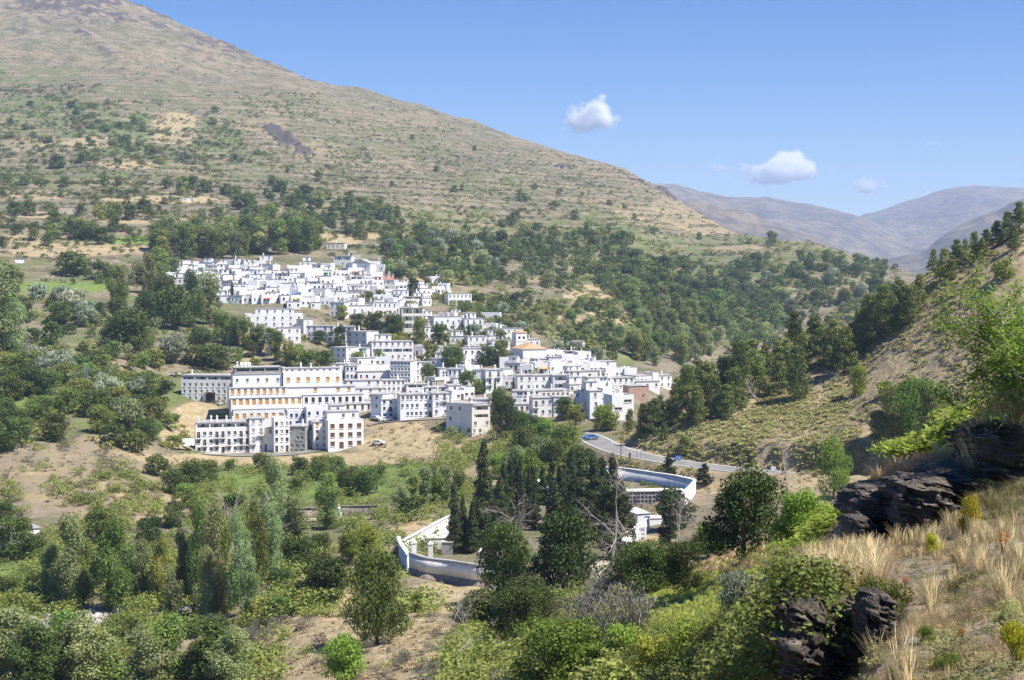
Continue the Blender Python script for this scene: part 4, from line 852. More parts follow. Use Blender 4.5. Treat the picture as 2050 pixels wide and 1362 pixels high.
# ------------------------------------------------------------------ foreground: grass, rocks, bushes
def blades(pts, seed, lm, name, label, nb=34, bend=.5, wid=.012, group=None):
    """pts: x,y,z,height,spread ; every tuft a fan of tapering bent blades"""
    r = np.random.default_rng(seed); pts = np.array(pts); n = len(pts) * nb
    B = np.repeat(pts, nb, 0); a = r.uniform(0, 6.283, n); rr = np.abs(r.normal(0, .35, n)) * B[:, 4]
    base = np.stack([B[:, 0] + rr * np.cos(a), B[:, 1] + rr * np.sin(a), B[:, 2] - .03], 1)
    h = B[:, 3] * r.uniform(.45, 1.1, n); ln = np.stack([np.cos(a), np.sin(a)], 1) * (h * r.uniform(.1, bend, n))[:, None]; ln[:, 0] -= h * .10
    wv = np.stack([-np.sin(a + 1), np.cos(a + 1)], 1) * (wid * B[:, 3] / .5 * r.uniform(.6, 1.3, n))[:, None]
    wv *= np.clip(base[:, 1:2] / 16, 1, 6)
    m = base.copy(); m[:, :2] += ln * .35; m[:, 2] += h * .6; t = base.copy(); t[:, :2] += ln; t[:, 2] += h
    def off(p, k): q = p.copy(); q[:, :2] += wv * k; return q
    V = np.stack([off(base, -1), off(base, 1), off(m, .8), off(m, -.8), off(t, .25), off(t, -.25)], 1).reshape(-1, 3)
    I = np.arange(n)[:, None] * 6; F = np.concatenate([I + [[0, 1, 2, 3]], I + [[3, 2, 4, 5]]])
    T = np.repeat(np.clip(np.repeat(r.uniform(0, 1, len(pts)), nb) * .5 + r.uniform(0, .5, n), 0, 1), 6)
    tag(link(name, np_mesh(name, V, F, LM[lm], attr={'tint': T})), label, kind='stuff')
def fg(regions, seed, thr=-.2):
    r = np.random.default_rng(seed); out = []
    for (x0, x1, y0, y1, n, h0, h1, s, d0, d1) in regions:
        for _ in range(n):
            P = hit(r.uniform(x0, x1), r.uniform(y0, y1), d0, d1)
            if P is None: continue
            if fbm(P[0] / 1.6, P[1] / 1.6, 91, 3) < r.uniform(thr - .3, thr + .3): continue
            out.append((P[0], P[1], P[2], r.uniform(h0, h1), s))
    return out
blades(fg([(1560, 2150, 1000, 1400, 8000, .04, .13, .14, 5, 45), (1560, 1760, 1100, 1180, 900, .18, .4, .2, 14, 50), (1640, 2120, 790, 960, 3500, .2, .42, .25, 18, 60), (1250, 1620, 1080, 1150, 700, .3, .6, .4, 60, 140)], 31, -.05), 31, 'straw', 'dry_grass', 'straw coloured grass on the near rocky slope', nb=46, wid=.0045, bend=.9)
blades(fg([(1580, 1760, 1120, 1190, 260, .3, .55, .2, 10, 50), (1700, 1830, 1310, 1390, 7, .25, .38, .12, 5, 20), (1850, 2120, 1130, 1260, 26, .25, .4, .13, 8, 30), (1720, 2100, 1050, 1130, 70, .2, .4, .18, 10, 40), (1830, 2060, 810, 930, 220, .4, .7, .3, 18, 60)], 34, -.5), 34, 'straw', 'tall_grass', 'tall pale feathery grass tufts standing above the short straw', nb=60, wid=.006, bend=.55)
blades(fg([(1560, 2150, 1050, 1400, 3400, .05, .14, .13, 5, 34), (1640, 2100, 880, 1060, 800, .15, .3, .2, 18, 50)], 32, .1), 32, 'scrub', 'olive_grass', 'greenish brown low growth among the straw', nb=50, wid=.006, bend=1.2)
blades(fg([(1240, 1600, 1080, 1290, 4200, .12, .3, .5, 40, 150), (1500, 1640, 1050, 1130, 500, .2, .4, .5, 30, 120)], 33, -.4), 33, 'grass', 'meadow_grass', 'green grass of the small sloping meadow', nb=26, wid=.012)
scatter_mesh('bracken', 'bright green bracken behind the near rocks', 'fern', spread([(1700, 2100, 830, 920, 900, .5, 1.0, 1.5, 34, 110), (1540, 1690, 1040, 1110, 260, .4, .8, 1.5, 40, 120), (1560, 1700, 960, 1050, 120, .5, .9, 1.5, 40, 130)], 35), nleaf=260, szf=.05, seed=35, asp=2.2)
scatter_mesh('cushion_growth', 'low cushions of heather and thyme on the near slope', 'scrub', spread([(1560, 2120, 1000, 1400, 700, .06, .24, 1.5, 5, 45), (1640, 2100, 860, 1000, 160, .2, .45, 1.4, 18, 60)], 36), nleaf=420, szf=.045, seed=36, asp=1.6)
def rust_plant(px, py, hpx, d0, d1, label):
    P = hit(px, py, d0, d1); H = hpx / FPX * P[1]; r = np.random.default_rng(int(px)); mb = MB(); C = []
    for i in range(7):
        a = r.uniform(0, 6.28); l = H * r.uniform(.7, 1); t = (math.cos(a) * l * .2, math.sin(a) * l * .2, l)
        mb.tube([(0, 0, -.05), (t[0] * .5, t[1] * .5, l * .55), t], [H * .012, H * .01, H * .005], 4)
        for k in range(26): C.append((t[0] * r.uniform(.55, 1), t[1] * r.uniform(.55, 1), l * r.uniform(.5, 1)))
    e = empty('dock_plant', tuple(P)); link('stem', mb.mesh('stem', M['bark']), e)
    C = np.array(C) + r.normal(size=(len(C), 3)) * H * .04; V, F = leaf_quads(C, r.normal(size=C.shape), H * .04, r)
    link('seed_head', np_mesh('seed_head', V, F, LM['rust'], attr={'tint': np.repeat(r.uniform(0, 1, len(C)), 4)}), e); tag(e, label, 'plant', 'rust coloured seed heads')
rust_plant(1958, 962, 42, 15, 60, 'rusty orange dock plant on the upper near rock'); rust_plant(2008, 1110, 55, 8, 40, 'rusty dock plant in the straw at the right edge')
rust_plant(1812, 1180, 30, 8, 40, 'small rusty dock plant above the dark hollow'); rust_plant(1925, 1290, 40, 5, 30, 'rusty dock plant by the green cushion bush')
for (px, py, h, wd, lm, lb) in ((1942, 1060, 70, 62, 'broom', 'large yellow broom bush in front of the dark rock'), (1895, 1030, 56, 44, 'broom', 'yellow broom bush left of the largest one'), (1866, 1108, 42, 38, 'broom', 'small yellow broom bush lowest on the rock'),
        (1902, 1348, 46, 72, 'bright', 'green cushion bush at the bottom right'), (1856, 1290, 40, 50, 'bright', 'small green cushion bush in the straw'), (2035, 1330, 90, 80, 'broom', 'yellow green bush cut by the bottom right corner'),
        (1765, 1235, 90, 130, 'mid', 'dark green bush over the hollow between the rocks'), (1500, 1250, 110, 130, 'silver', 'grey green shrub left of the near rock'), (1480, 1210, 70, 100, 'silver', 'grey green shrub above the dark hollow'),
        (2020, 1250, 50, 90, 'scrub', 'brownish heather bush at the right edge'), (1690, 1150, 30, 40, 'bright', 'small green bush on the grassy brow'), (1640, 1080, 40, 50, 'scrub', 'olive bush by the wooden rails'),
        (1545, 1210, 60, 60, 'silver', 'small grey shrub touching the near rock'), (1440, 1330, 90, 120, 'mid', 'dense green bush below the grey shrub'), (1360, 1340, 90, 110, 'bright', 'light green bush at the bottom edge'), (1465, 1160, 26, 40, 'scrub', 'small olive bush on the meadow')):
    P = hit(px, py, 5, 150)
    if P is None: print('MISSBUSH', px, py); continue
    H = h / FPX * P[1]; put_tree('shrub', 'shrub', lm, P, H, (wd / h) / DEFW['shrub'], lb, 'bush', 'bushes on the near slope', lod=0, sink=.08)

def rock_mat():
    m = mat('dark_schist', (.105, .085, .066), rough=.85, noise=(2.2, (.045, .036, .028), .4, .62), bump=.6, spec=.35)
    n = m.node_tree; L = n.links.new; b = n.nodes['Principled BSDF']
    tc = n.nodes.new('ShaderNodeTexCoord'); mp = n.nodes.new('ShaderNodeMapping'); mp.inputs['Rotation'].default_value = (.15, .22, 0); mp.inputs['Scale'].default_value = (.8, .8, 9); L(tc.outputs['Object'], mp.inputs[0])
    t = n.nodes.new('ShaderNodeTexNoise'); t.inputs['Scale'].default_value = 2.2; t.inputs['Detail'].default_value = 8; t.inputs['Roughness'].default_value = .7; L(mp.outputs[0], t.inputs['Vector'])
    bp = n.nodes.new('ShaderNodeBump'); bp.inputs['Strength'].default_value = .9; bp.inputs['Distance'].default_value = .08; L(t.outputs[0], bp.inputs['Height']); L(bp.outputs[0], b.inputs['Normal'])
    old = b.inputs['Base Color'].links[0].from_socket; mx = n.nodes.new('ShaderNodeMix'); mx.data_type = 'RGBA'; mx.inputs[7].default_value = (.21, .18, .145, 1)
    mr = n.nodes.new('ShaderNodeMapRange'); mr.inputs[1].default_value = .54; mr.inputs[2].default_value = .66; L(t.outputs[0], mr.inputs[0]); L(mr.outputs[0], mx.inputs[0]); L(old, mx.inputs[6]); L(mx.outputs[2], b.inputs['Base Color'])
    return m
ROCKM = rock_mat()
def rock_outcrop(cpx, cpy, wpx, hpx, d0, d1, seed, label, dep=2.2, back=.3):
    """a bedded block: a closed lump whose sides step in and out from layer to layer"""
    P = hit(cpx, cpy, d0, d1, True); W = wpx / FPX * P[1]; H = hpx / FPX * P[1]; r = np.random.default_rng(seed)
    na, nz = 150, 110; A = np.linspace(0, 2 * np.pi, na, endpoint=False); T = np.linspace(-1, 1, nz)
    a, t = np.meshgrid(A, T, indexing='ij'); ph = t * np.pi / 2
    sq = 3.2; ca, sa = np.cos(a), np.sin(a); base = (np.abs(ca) ** sq + np.abs(sa) ** sq) ** (-1 / sq)
    rad = np.cos(ph) ** .38 * base; zz = np.sin(ph) ** 1 * 1.0
    x0 = rad * ca; y0 = rad * sa
    bed = zz + .22 * x0 + .10 * y0 + .05 * fbm(x0 * 2 + seed, y0 * 2 + zz, seed, 3)
    nb = 6; bw = bed * nb + .45 * np.sin(bed * 9 + seed) + .3 * np.sin(bed * 23 + seed * 2); k = np.floor(bw); f = bw - k; aw = a + .25 * fbm(a * 2, zz * 2, seed + 21, 2)
    lay = hash2(k, np.zeros_like(k), seed * 7 + 3); k2 = np.floor(bw * 4); lay2 = hash2(k2, np.zeros_like(k), seed * 9 + 1) + .8 * hash2(k2, np.floor(aw * 4 + lay * 5), seed + 15)
    blk = hash2(k, np.floor(aw * 1.9 + lay * 3), seed + 5); big = fbm(a * 1.1 + seed, zz * 1.3, seed + 2, 3)
    q = 1 + .10 * lay + .055 * lay2 + .17 * blk + .16 * big - .03 * sstep(.8, 1, f) + .03 * fbm(a * 9, zz * 9, seed + 8, 3)
    X = x0 * q * W / 2; Y = y0 * q * dep / 2; Zc = H * .42 + zz * H * .60 * (1 + .10 * fbm(x0 * 2.5 + 9, y0 * 2.5, seed + 4, 3)) 
    Vv = np.stack([X, Y, Zc], -1).reshape(-1, 3); I = np.arange(na * nz).reshape(na, nz); I2 = np.roll(I, -1, 0)
    F = np.stack([I[:, :-1], I2[:, :-1], I2[:, 1:], I[:, 1:]], -1).reshape(-1, 4)
    o = link('rock_outcrop', np_mesh('rock_outcrop', Vv, F, ROCKM), None, (P[0], P[1] + dep * back, P[2]))
    return tag(o, label, 'rock', 'schist outcrops on the near slope')
rock_outcrop(1612, 1390, 115, 185, 12, 19, 1, 'grey layered rock face below the grassy brow at the bottom', 1.3, .35)
rock_outcrop(1690, 1372, 125, 160, 12, 19, 5, 'dark rock face right of the grey layered one at the bottom', 1.1, .42)
rock_outcrop(1765, 1300, 70, 100, 12, 19, 11, 'dark rock in the hollow below the green bush', .9, .4)
rock_outcrop(1778, 1080, 120, 96, 24, 33, 2, 'large dark layered rock left of the yellow broom', 2.2, .4)
rock_outcrop(1862, 1058, 120, 92, 24, 33, 12, 'dark layered rock just behind the yellow broom', 2.0, .42)
rock_outcrop(1925, 1008, 110, 64, 24, 34, 3, 'flat topped layered rock above the yellow broom', 2.0, .4)
rock_outcrop(2020, 960, 130, 105, 24, 33, 4, 'dark rock bank under the upper straw brow', 2.2, .42)
rock_outcrop(1728, 1100, 50, 60, 24, 34, 6, 'small rock at the left end of the large dark rock', 1.3, .3)
# stones of the stream bed
def stones():
    r = np.random.default_rng(8); mb = MB()
    for _ in range(1500):
        k = r.integers(0, len(RIVER)); p = RIVER[k]; x, y = p[0] + r.normal() * 3, p[1] + r.normal() * 4; s = r.uniform(.15, .8)
        z = float(gz(x, y)); m = 6; a0 = r.uniform(0, 6)
        mb.prism([(x + s * r.uniform(.6, 1.1) * math.cos(a0 + 1.047 * i), y + s * r.uniform(.6, 1.1) * math.sin(a0 + 1.047 * i)) for i in range(m)], z - .2, z + s * .7, 0, .6)
    tag(link('gravel', mb.mesh('gravel', mat('pale_river_stone', (.50, .47, .43), noise=(1, (.3, .28, .26), .4, .6)))), 'pale stones of the stream bed', kind='stuff')
stones()

# ------------------------------------------------------------------ buildings
def panel(mb, O, ax, W, z0, z1, holes, nrm, m=0):
    """wall panel from O along ax (unit 2d), width W; holes (a,b,c,d,depth,back) in panel coordinates"""
    xs = sorted({0, W, *[h[0] for h in holes], *[h[1] for h in holes]}); zs = sorted({z0, z1, *[h[2] for h in holes], *[h[3] for h in holes]})
    def pt(x, z, dp=0): return (O[0] + ax[0] * x - nrm[0] * dp, O[1] + ax[1] * x - nrm[1] * dp, z)
    for a, b in zip(xs, xs[1:]):
        for c, d in zip(zs, zs[1:]):
            if any(h[0] <= (a + b) / 2 <= h[1] and h[2] <= (c + d) / 2 <= h[3] for h in holes): continue
            mb.quad(pt(a, c), pt(b, c), pt(b, d), pt(a, d), m)
    for a, b, c, d, dp in holes:
        mb.quad(pt(a, c), pt(b, c), pt(b, c, dp), pt(a, c, dp), m); mb.quad(pt(b, d), pt(a, d), pt(a, d, dp), pt(b, d, dp), m)
        mb.quad(pt(a, d), pt(a, c), pt(a, c, dp), pt(a, d, dp), m); mb.quad(pt(b, c), pt(b, d), pt(b, d, dp), pt(b, c, dp), m)
        mb.quad(pt(a, c, dp), pt(b, c, dp), pt(b, d, dp), pt(a, d, dp), m)
WM = {}
def win_mesh(kind, w, h):
    """window leaf with frame; kinds: glass, orange, wood, blue, door..."""
    key = (kind, round(w * 5), round(h * 5))
    if key in WM: return WM[key]
    w, h = key[1] / 5, key[2] / 5; mb = MB()
    fm = {'glass': 1, 'blue': 2, 'orange': 3, 'wood': 4, 'brown': 4, 'red': 5, 'slate': 1, 'white': 1}[kind]; pane = {'glass': 0, 'blue': 0, 'orange': 3, 'wood': 4, 'brown': 0, 'red': 5, 'slate': 6, 'white': 0}[kind]
    mb.box(0, w, -.03, .06, 0, h, pane); t = .06
    for a in ((0, t, 0, h), (w - t, w, 0, h), (t, w - t, h - t, h), (t, w - t, 0, t), (w / 2 - t / 2, w / 2 + t / 2, t, h - t)):
        mb.box(a[0], a[1], -.07, -.028, a[2], a[3], fm)
    if h < 2: mb.box(-.1, w + .1, -.34, -.22, -.1, -.02, 1)
    WM[key] = mb.mesh('window', [M['glass'], M['white'], M['blue'], M['orange'], M['wood'], M['red'], M['grey']]); return WM[key]
NBUILD = 0
def volume(root, x0, y0, W, dp, h, n, zb=-5, wallm='white', roofm='launa', nc=None, win='glass', ww=.9, wh=1.25, skip=.12, gallery=None, side=True, r=random, balc=False, slab=.16, over=.2, z0=0, chim=1, top='flat', door=None, ww0=None, terr=False, lskip=None):
    """one rectangular body of a building standing in root's coordinates, front towards -y; parts become children of root"""
    mb = MB(); sh = h / n; nc = nc or max(1, round(W / 3.1)); wins = []; holes = []
    for s in range(n):
        zf = z0 + s * sh
        if gallery is not None and s in gallery:
            gw = W - .8; k = max(1, round(gw / 4.2)); q = gw / k
            for i in range(k): holes.append((.4 + i * q + .2, .4 + (i + 1) * q - .2, zf + .95, zf + sh - .35, 1.6)); wins.append(('in', .4 + i * q + q * .5 - .6, zf + .96, 1.2, sh - 1.5, 1.55))
            continue
        for c in range(nc):
            if r.random() < skip: continue
            cx = (c + .5) * W / nc + (r.uniform(-.25, .25) if skip > 0 else 0); isdoor = s == 0 and r.random() < .2 if door is None else False
            balcdoor = balc and s > 0 and r.random() < .5
            a = min(ww, W / nc * .7); hh = wh
            if isdoor or balcdoor: z_ = zf + .1; hh = 2.1
            else: z_ = zf + sh * .36
            hh = min(hh, zf + sh - .3 - z_)
            holes.append((cx - a / 2, cx + a / 2, z_, z_ + hh, .22)); wins.append(('door' if isdoor else 'w', cx - a / 2, z_, a, hh, .19))
            if balcdoor: wins.append(('balc', cx - 1.0, z_, 2.0, 0, 0))
    ok = []
    for q in holes:
        if q[0] < .15 or q[1] > W - .15 or q[3] > z0 + h - .1 or q[3] - q[2] < .3: ok.append(False); continue
        ok.append(True)
    hs2 = [q for q, k in zip(holes, ok) if k]
    panel(mb, (x0, y0), (1, 0), W, z0 + zb, z0 + h, hs2, (0, -1))
    shol = []; swin = []
    if side and dp > 5:
        for s in range(n):
            for c in range(max(1, int(dp // 4.5))):
                if r.random() < .45: continue
                cx = (c + .5) * dp / max(1, int(dp // 4.5)); z_ = z0 + s * sh + sh * .38; hh = min(1.1, sh * .5)
                shol.append((cx - .4, cx + .4, z_, z_ + hh, .2)); swin.append((cx - .4, z_, .8, hh))
    panel(mb, (x0 + W, y0), (0, 1), dp, z0 + zb, z0 + h, shol, (1, 0))
    panel(mb, (x0 + W, y0 + dp), (-1, 0), W, z0 + zb, z0 + h, [], (0, 1))
    panel(mb, (x0, y0 + dp), (0, -1), dp, z0 + zb, z0 + h, [(dp - b, dp - a, c, d, e) for a, b, c, d, e in shol], (-1, 0))
    link('wall', mb.mesh('wall', M[wallm]), root)
    k = 0
    wl = [q for q in wins if q[0] != 'balc']; bl = [q for q in wins if q[0] == 'balc']
    for q, o_ in zip(wl, ok):
        if not o_: continue
        kd, a, z_, a_w, hh, dp_ = q
        kk = win if not isinstance(win, (list, tuple)) else r.choice(win)
        if kd == 'door': kk = 'wood' if kk != 'orange' else 'orange'
        if kd == 'in': kk = 'glass'
        o = link('door' if kd == 'door' else 'window', win_mesh(kk, a_w, hh), root, (x0 + a, y0 + dp_, z_))
    for a, z_, b, hh in swin:
        o = link('window', win_mesh('glass', b, hh), root, (x0 + W - .17, y0 + a, z_), R(90))
        o = link('window', win_mesh('glass', b, hh), root, (x0 + .17, y0 + a + .8, z_), R(-90))
    for q in bl:
        bm = MB(); bm.box(0, q[3], -.7, 0, -.12, 0, 0)
        for i in range(9): bm.box(i * (q[3] - .05) / 8, i * (q[3] - .05) / 8 + .05, -.7, -.65, 0, .9, 1)
        bm.box(0, q[3], -.71, -.64, .9, .96, 1); link('balcony', bm.mesh('balcony', [M['white'], M['dark']]), root, (x0 + q[1], y0 - .003, q[2]))
    rb = MB(); zt = z0 + h
    if top == 'flat':
        rb.box(x0 - over, x0 + W + over, y0 - over, y0 + dp + over, zt + .003, zt + slab, 0)
    elif top == 'terrace':
        rb.box(x0 + .2, x0 + W - .2, y0 + .2, y0 + dp - .2, zt - .05, zt + .08, 0)
        for (a, b, c, d) in ((x0, x0 + W, y0, y0 + .2), (x0, x0 + .2, y0 + .2, y0 + dp), (x0 + W - .2, x0 + W, y0 + .2, y0 + dp)): rb.box(a, b, c, d, zt + .002, zt + .85, 1)
        rb.box(x0 + .2, x0 + W - .2, y0 + dp - .2, y0 + dp, zt + .002, zt + .85, 1)
    elif top == 'gable':
        e = .35; rz = zt + W * .22
        n0 = len(rb.v); rb.v += [(x0 - e, y0 - e, zt), (x0 + W + e, y0 - e, zt), (x0 + W / 2, y0 - e, rz), (x0 - e, y0 + dp + e, zt), (x0 + W + e, y0 + dp + e, zt), (x0 + W / 2, y0 + dp + e, rz)]
        for f in ((0, 2, 5, 3), (2, 1, 4, 5), (0, 1, 2), (4, 3, 5), (0, 3, 4, 1)): rb.f.append(tuple(n0 + i for i in f)); rb.m.append(0)
    elif top == 'hip':
        e = .35; rz = zt + min(W, dp) * .22; n0 = len(rb.v); i_ = min(W, dp) / 2
        A = (x0 + i_ * .9, y0 + dp / 2, rz) if W > dp else (x0 + W / 2, y0 + i_ * .9, rz); B = (x0 + W - i_ * .9, y0 + dp / 2, rz) if W > dp else (x0 + W / 2, y0 + dp - i_ * .9, rz)
        rb.v += [(x0 - e, y0 - e, zt), (x0 + W + e, y0 - e, zt), (x0 + W + e, y0 + dp + e, zt), (x0 - e, y0 + dp + e, zt), A, B]
        F_ = ((0, 1, 5, 4), (1, 2, 5), (2, 3, 4, 5), (3, 0, 4)) if W > dp else ((0, 1, 4), (1, 2, 5, 4), (2, 3, 5), (3, 0, 4, 5))
        for f in F_ + ((3, 2, 1, 0),): rb.f.append(tuple(n0 + i for i in f)); rb.m.append(0)
    roof = link('roof', rb.mesh('roof', [M[roofm], M[wallm]]), root)
    for c in range(chim):
        cb = MB(); hx = r.uniform(x0 + .8, x0 + W - .8) if W > 2 else x0 + W / 2; hy = r.uniform(y0 + .8, y0 + dp * .7); hc = r.uniform(.9, 1.7)
        cb.cyl(0, 0, 0, hc, .30, .26, 8); cb.cyl(0, 0, hc, hc + .12, .42, .42, 8); cb.cyl(0, 0, hc + .12, hc + .5, .26, .05, 8)
        link('chimney', CH.setdefault((round(hc * 3)), cb.mesh('chimney', M['white'], True)), roof, (hx, hy, zt + (slab if top == 'flat' else .08 if top == 'terrace' else .3)))
    return root
CH = {}
rh = random.Random(5)
def building(name, x0, x1, yt, yb, yaw=0, n=None, label=None, cat='house', group='white houses of the village', d0=380, d1=1100, dp=None, **kw):
    """front face spans the given picture columns, stands on the ground met at (middle, yb), reaches row yt"""
    P = hit((x0 + x1) / 2, yb, d0, d1)
    if P is None: print('MISSB', name, x0, yb); return None
    s = P[1] / FPX; W = (x1 - x0) * s / math.cos(R(yaw)); H = (yb - yt) * s; n = n or max(1, round(H / 2.9))
    root = empty(name, tuple(P), R(yaw + (8 if yaw > -5 else 2))); tag(root, label, cat, group)
    dp = dp or random.uniform(6, 8.5)
    rooftop = kw.pop('room', None)
    volume(root, -W / 2, 0, W, dp, H, n, **kw)
    if rooftop:
        a, b, hh = rooftop; volume(root, -W / 2 + a * W, dp * .45, (b - a) * W, dp * .5, hh, 1, zb=.1, z0=H + .1, wallm=kw.get('wallm', 'white'), chim=0, side=False)
    if kw.get('r') is rh and rh.random() < .13:
        ab = MB(); aw = min(3.2, W * .5); n0 = len(ab.v); ab.v += [(0, 0, .5), (aw, 0, .5), (aw, -1.3, 0), (0, -1.3, 0), (0, 0, .45), (aw, 0, .45), (aw, -1.3, -.06), (0, -1.3, -.06)]
        for f in ((0, 3, 2, 1), (4, 5, 6, 7), (3, 7, 6, 2), (0, 4, 7, 3), (1, 2, 6, 5)): ab.f.append(f); ab.m.append(0)
        link('awning', ab.mesh('awning', M[rh.choice(['orange', 'green', 'red', 'cream', 'blue'])]), root, (-W / 2 + rh.uniform(0, W - aw), -.004, H * .62))
    root['_px'] = ((x0 + x1) / 2); root['_w'] = W
    return root
WH = NUM
def lab(n, feat, q, row, i): return f'white {WH[n]}-storey house{feat}, {q}, {ordinal(row)} row down, {ordinal(i)} from the left'
def rows_of_houses(rows, quarter, group, d0, d1, wr=(17, 31), hr=(12, 19)):
    for ri, (yb, spans) in enumerate(rows):
        k = 0
        for (a, b) in spans:
            x = a
            while x < b - 8:
                w_ = min(rh.uniform(*wr), b - x)
                if b - (x + w_) < 9: w_ = b - x
                y_ = yb + rh.uniform(-2.5, 2.5); h_ = rh.uniform(*hr); P = hit(x + w_ / 2, y_, d0, d1)
                if P is None: x += w_; continue
                n = max(1, round(h_ / FPX * P[1] / 2.8)); k += 1
                yaw = rh.choice([-16, -8, 0, 6, 12, 20, 26]); st = rh.random(); kw = {}; feat = ''
                if st < .22 and n > 1: kw['gallery'] = [n - 1]; feat = ' with open gallery'
                elif st < .45: kw['top'] = 'terrace'; feat = ' with roof terrace'; 
                elif st < .62: kw['room'] = (rh.uniform(0, .35), rh.uniform(.6, 1), 2.3); feat = ' with rooftop room'
                elif st < .68: kw['wallm'] = 'cream'
                if 'wallm' not in kw: kw['wallm'] = rh.choice(['white', 'white', 'chalk', 'oldwhite'])
                if rh.random() < .2: kw['win'] = ['brown', 'glass']
                elif rh.random() < .2: kw['win'] = 'blue'
                if rh.random() < .3 and n > 1: kw['balc'] = True
                L_ = lab(n, feat, quarter, ri + 1, k)
                if kw.get('wallm') == 'cream': L_ = L_.replace('white', 'cream', 1)
                building('village_house', x, x + w_ + .6, y_ - h_, y_, yaw, n, L_, group=group, d0=d0, d1=d1, r=rh, chim=rh.choice([0, 0, 1, 1]), nc=max(2, round(w_ / 9.5)), skip=.26, ww=rh.uniform(.85, 1.25), wh=rh.uniform(1.0, 1.4), **kw)
                x += w_ + (rh.uniform(2, 6) if rh.random() < .12 else -.3)
rows_of_houses([
    (537, [(372, 532), (600, 632)]), (546, [(340, 560), (575, 662), (706, 768)]), (555, [(332, 665), (672, 765)]), (564, [(332, 700), (712, 766)]), (573, [(345, 702), (700, 815)]),
    (582, [(360, 818), (835, 858)]), (591, [(412, 725), (740, 755), (770, 890)]), (600, [(432, 720), (748, 790)]), (609, [(432, 560), (562, 725), (820, 862)]), (617, [(575, 730), (748, 800)]), (628, [(690, 745), (800, 850)])],
    'upper quarter', 'white houses of the upper quarter', 560, 1000, hr=(11.5, 17))
rows_of_houses([
    (722, [(1090, 1156)]), (732, [(1070, 1186)]), (741, [(1010, 1060), (1062, 1190)]), (750, [(1040, 1215)]), (759, [(1138, 1275)]), (770, [(1008, 1040), (1270, 1318)])],
    'lower quarter', 'white houses of the lower quarter', 440, 800, wr=(24, 44), hr=(13, 20))
rows_of_houses([
    (612, [(748, 864)]), (624, [(740, 800)]), (645, [(850, 930), (962, 1000)]), (668, [(744, 790), (925, 992), (1002, 1018)]), (690, [(735, 760), (900, 1000)]), (712, [(830, 905), (935, 1004)]),
    (735, [(716, 782), (862, 940), (1000, 1018)]), (756, [(716, 792), (900, 1000)]), (775, [(850, 900), (1000, 1030)])],
    'middle quarter', 'white houses of the middle quarter', 430, 900, wr=(20, 38), hr=(13, 19))
rows_of_houses([(786, [(1140, 1228)]), (800, [(904, 950), (1206, 1240)]), (822, [(1136, 1152)])], 'lower edge', 'white houses of the lower quarter', 400, 760, wr=(20, 34), hr=(14, 20))
B = building
G2 = 'white houses of the middle quarter'; G3 = 'white houses of the lower quarter'; G4 = 'buildings of the front row'
# landmark and middle buildings (front face columns, top row, base row, turn)
B('village_house', 668, 704, 513, 534, -10, 2, 'long white house with a square stone hut behind it, at the top of the village', d0=600, d1=1000, gallery=[1])
B('stone_hut', 704, 722, 508, 523, 10, 1, 'small square masonry hut above the topmost houses', d0=600, d1=1100, wallm='beige', chim=0, skip=.6)
B('village_house', 733, 770, 522, 537, 8, 1, 'white house with wide openings at the upper right of the village', d0=600, d1=1100, nc=4)
B('village_house', 500, 545, 494, 504, 5, 1, 'white cottage alone above the topmost row', cat='cottage', d0=600, d1=1100, nc=3)
B('village_house', 520, 545, 512, 522, 0, 1, 'tall narrow white house highest in its row', d0=600, d1=1100)
B('farmhouse', 653, 690, 487, 499, -8, 1, 'pale farmhouse among terraces above the village', cat='farmhouse', group='farm buildings', d0=600, d1=1300, wallm='cream')
B('farmhouse', 360, 388, 396, 404, 0, 1, 'small grey farm shed high on the terraces', cat='shed', group='farm buildings', d0=700, d1=2000, wallm='cream', chim=0)
B('barn', 964, 1022, 541, 549, 0, 1, 'long low stone barn on the terrace', cat='barn', group='farm buildings', d0=600, d1=1300, wallm='beige', chim=0, nc=2)
B('barn', 1024, 1062, 543, 551, 0, 1, 'short low barn right of the long barn', cat='barn', group='farm buildings', d0=600, d1=1300, wallm='cream', chim=0, nc=4)
B('farmhouse', 30, 45, 519, 527, 5, 1, 'tiny white cabin at the far left terrace', cat='cabin', group='farm buildings', d0=500, d1=1200, chim=0)
B('stone_ruin', 120, 168, 416, 430, 10, 1, 'roofless pale stone ruin on the left terraces', cat='ruin', group='farm buildings', d0=700, d1=1600, wallm='beige', chim=0, roofm='beige')
B('village_house', 767, 789, 549, 568, 8, 2, 'salmon pink two-storey house among white ones', group='houses of the upper quarter', d0=600, d1=1000, wallm='pink', skip=0, nc=2, ww=1.2, wh=1.6)
B('village_house', 796, 856, 539, 552, 6, 2, 'long white house with dark glazed gallery at the upper right', d0=600, d1=1000, gallery=[1], skip=0)
B('village_house', 853, 884, 556, 569, 6, 1, 'white house with roof pergola at the right end', d0=600, d1=1000, top='terrace')
B('village_house', 786, 850, 562, 578, 10, 1, 'white house with orange tiled roof behind a round tree', d0=600, d1=1000, top='hip', roofm='tile')
B('village_house', 876, 896, 570, 588, -10, 2, 'small white cube house with terrace wall at the right end', d0=600, d1=1000, top='terrace')
B('village_house', 897, 945, 588, 612, 12, 2, 'detached white house on the bare brow right of the village', d0=560, d1=900, gallery=[0], nc=6, skip=0)
B('village_house', 700, 742, 528, 550, -20, 2, 'white house with gabled end and small dark cypress', d0=600, d1=1000, top='gable', roofm='launa', nc=2)
B('village_house', 788, 818, 581, 604, 0, 2, 'beige-white house with two wide dark balcony openings', group=G2, d0=560, d1=900, gallery=[0])
B('village_house', 829, 860, 587, 606, 8, 2, 'white house with wide terrace facing right', group=G2, d0=560, d1=900, balc=True)
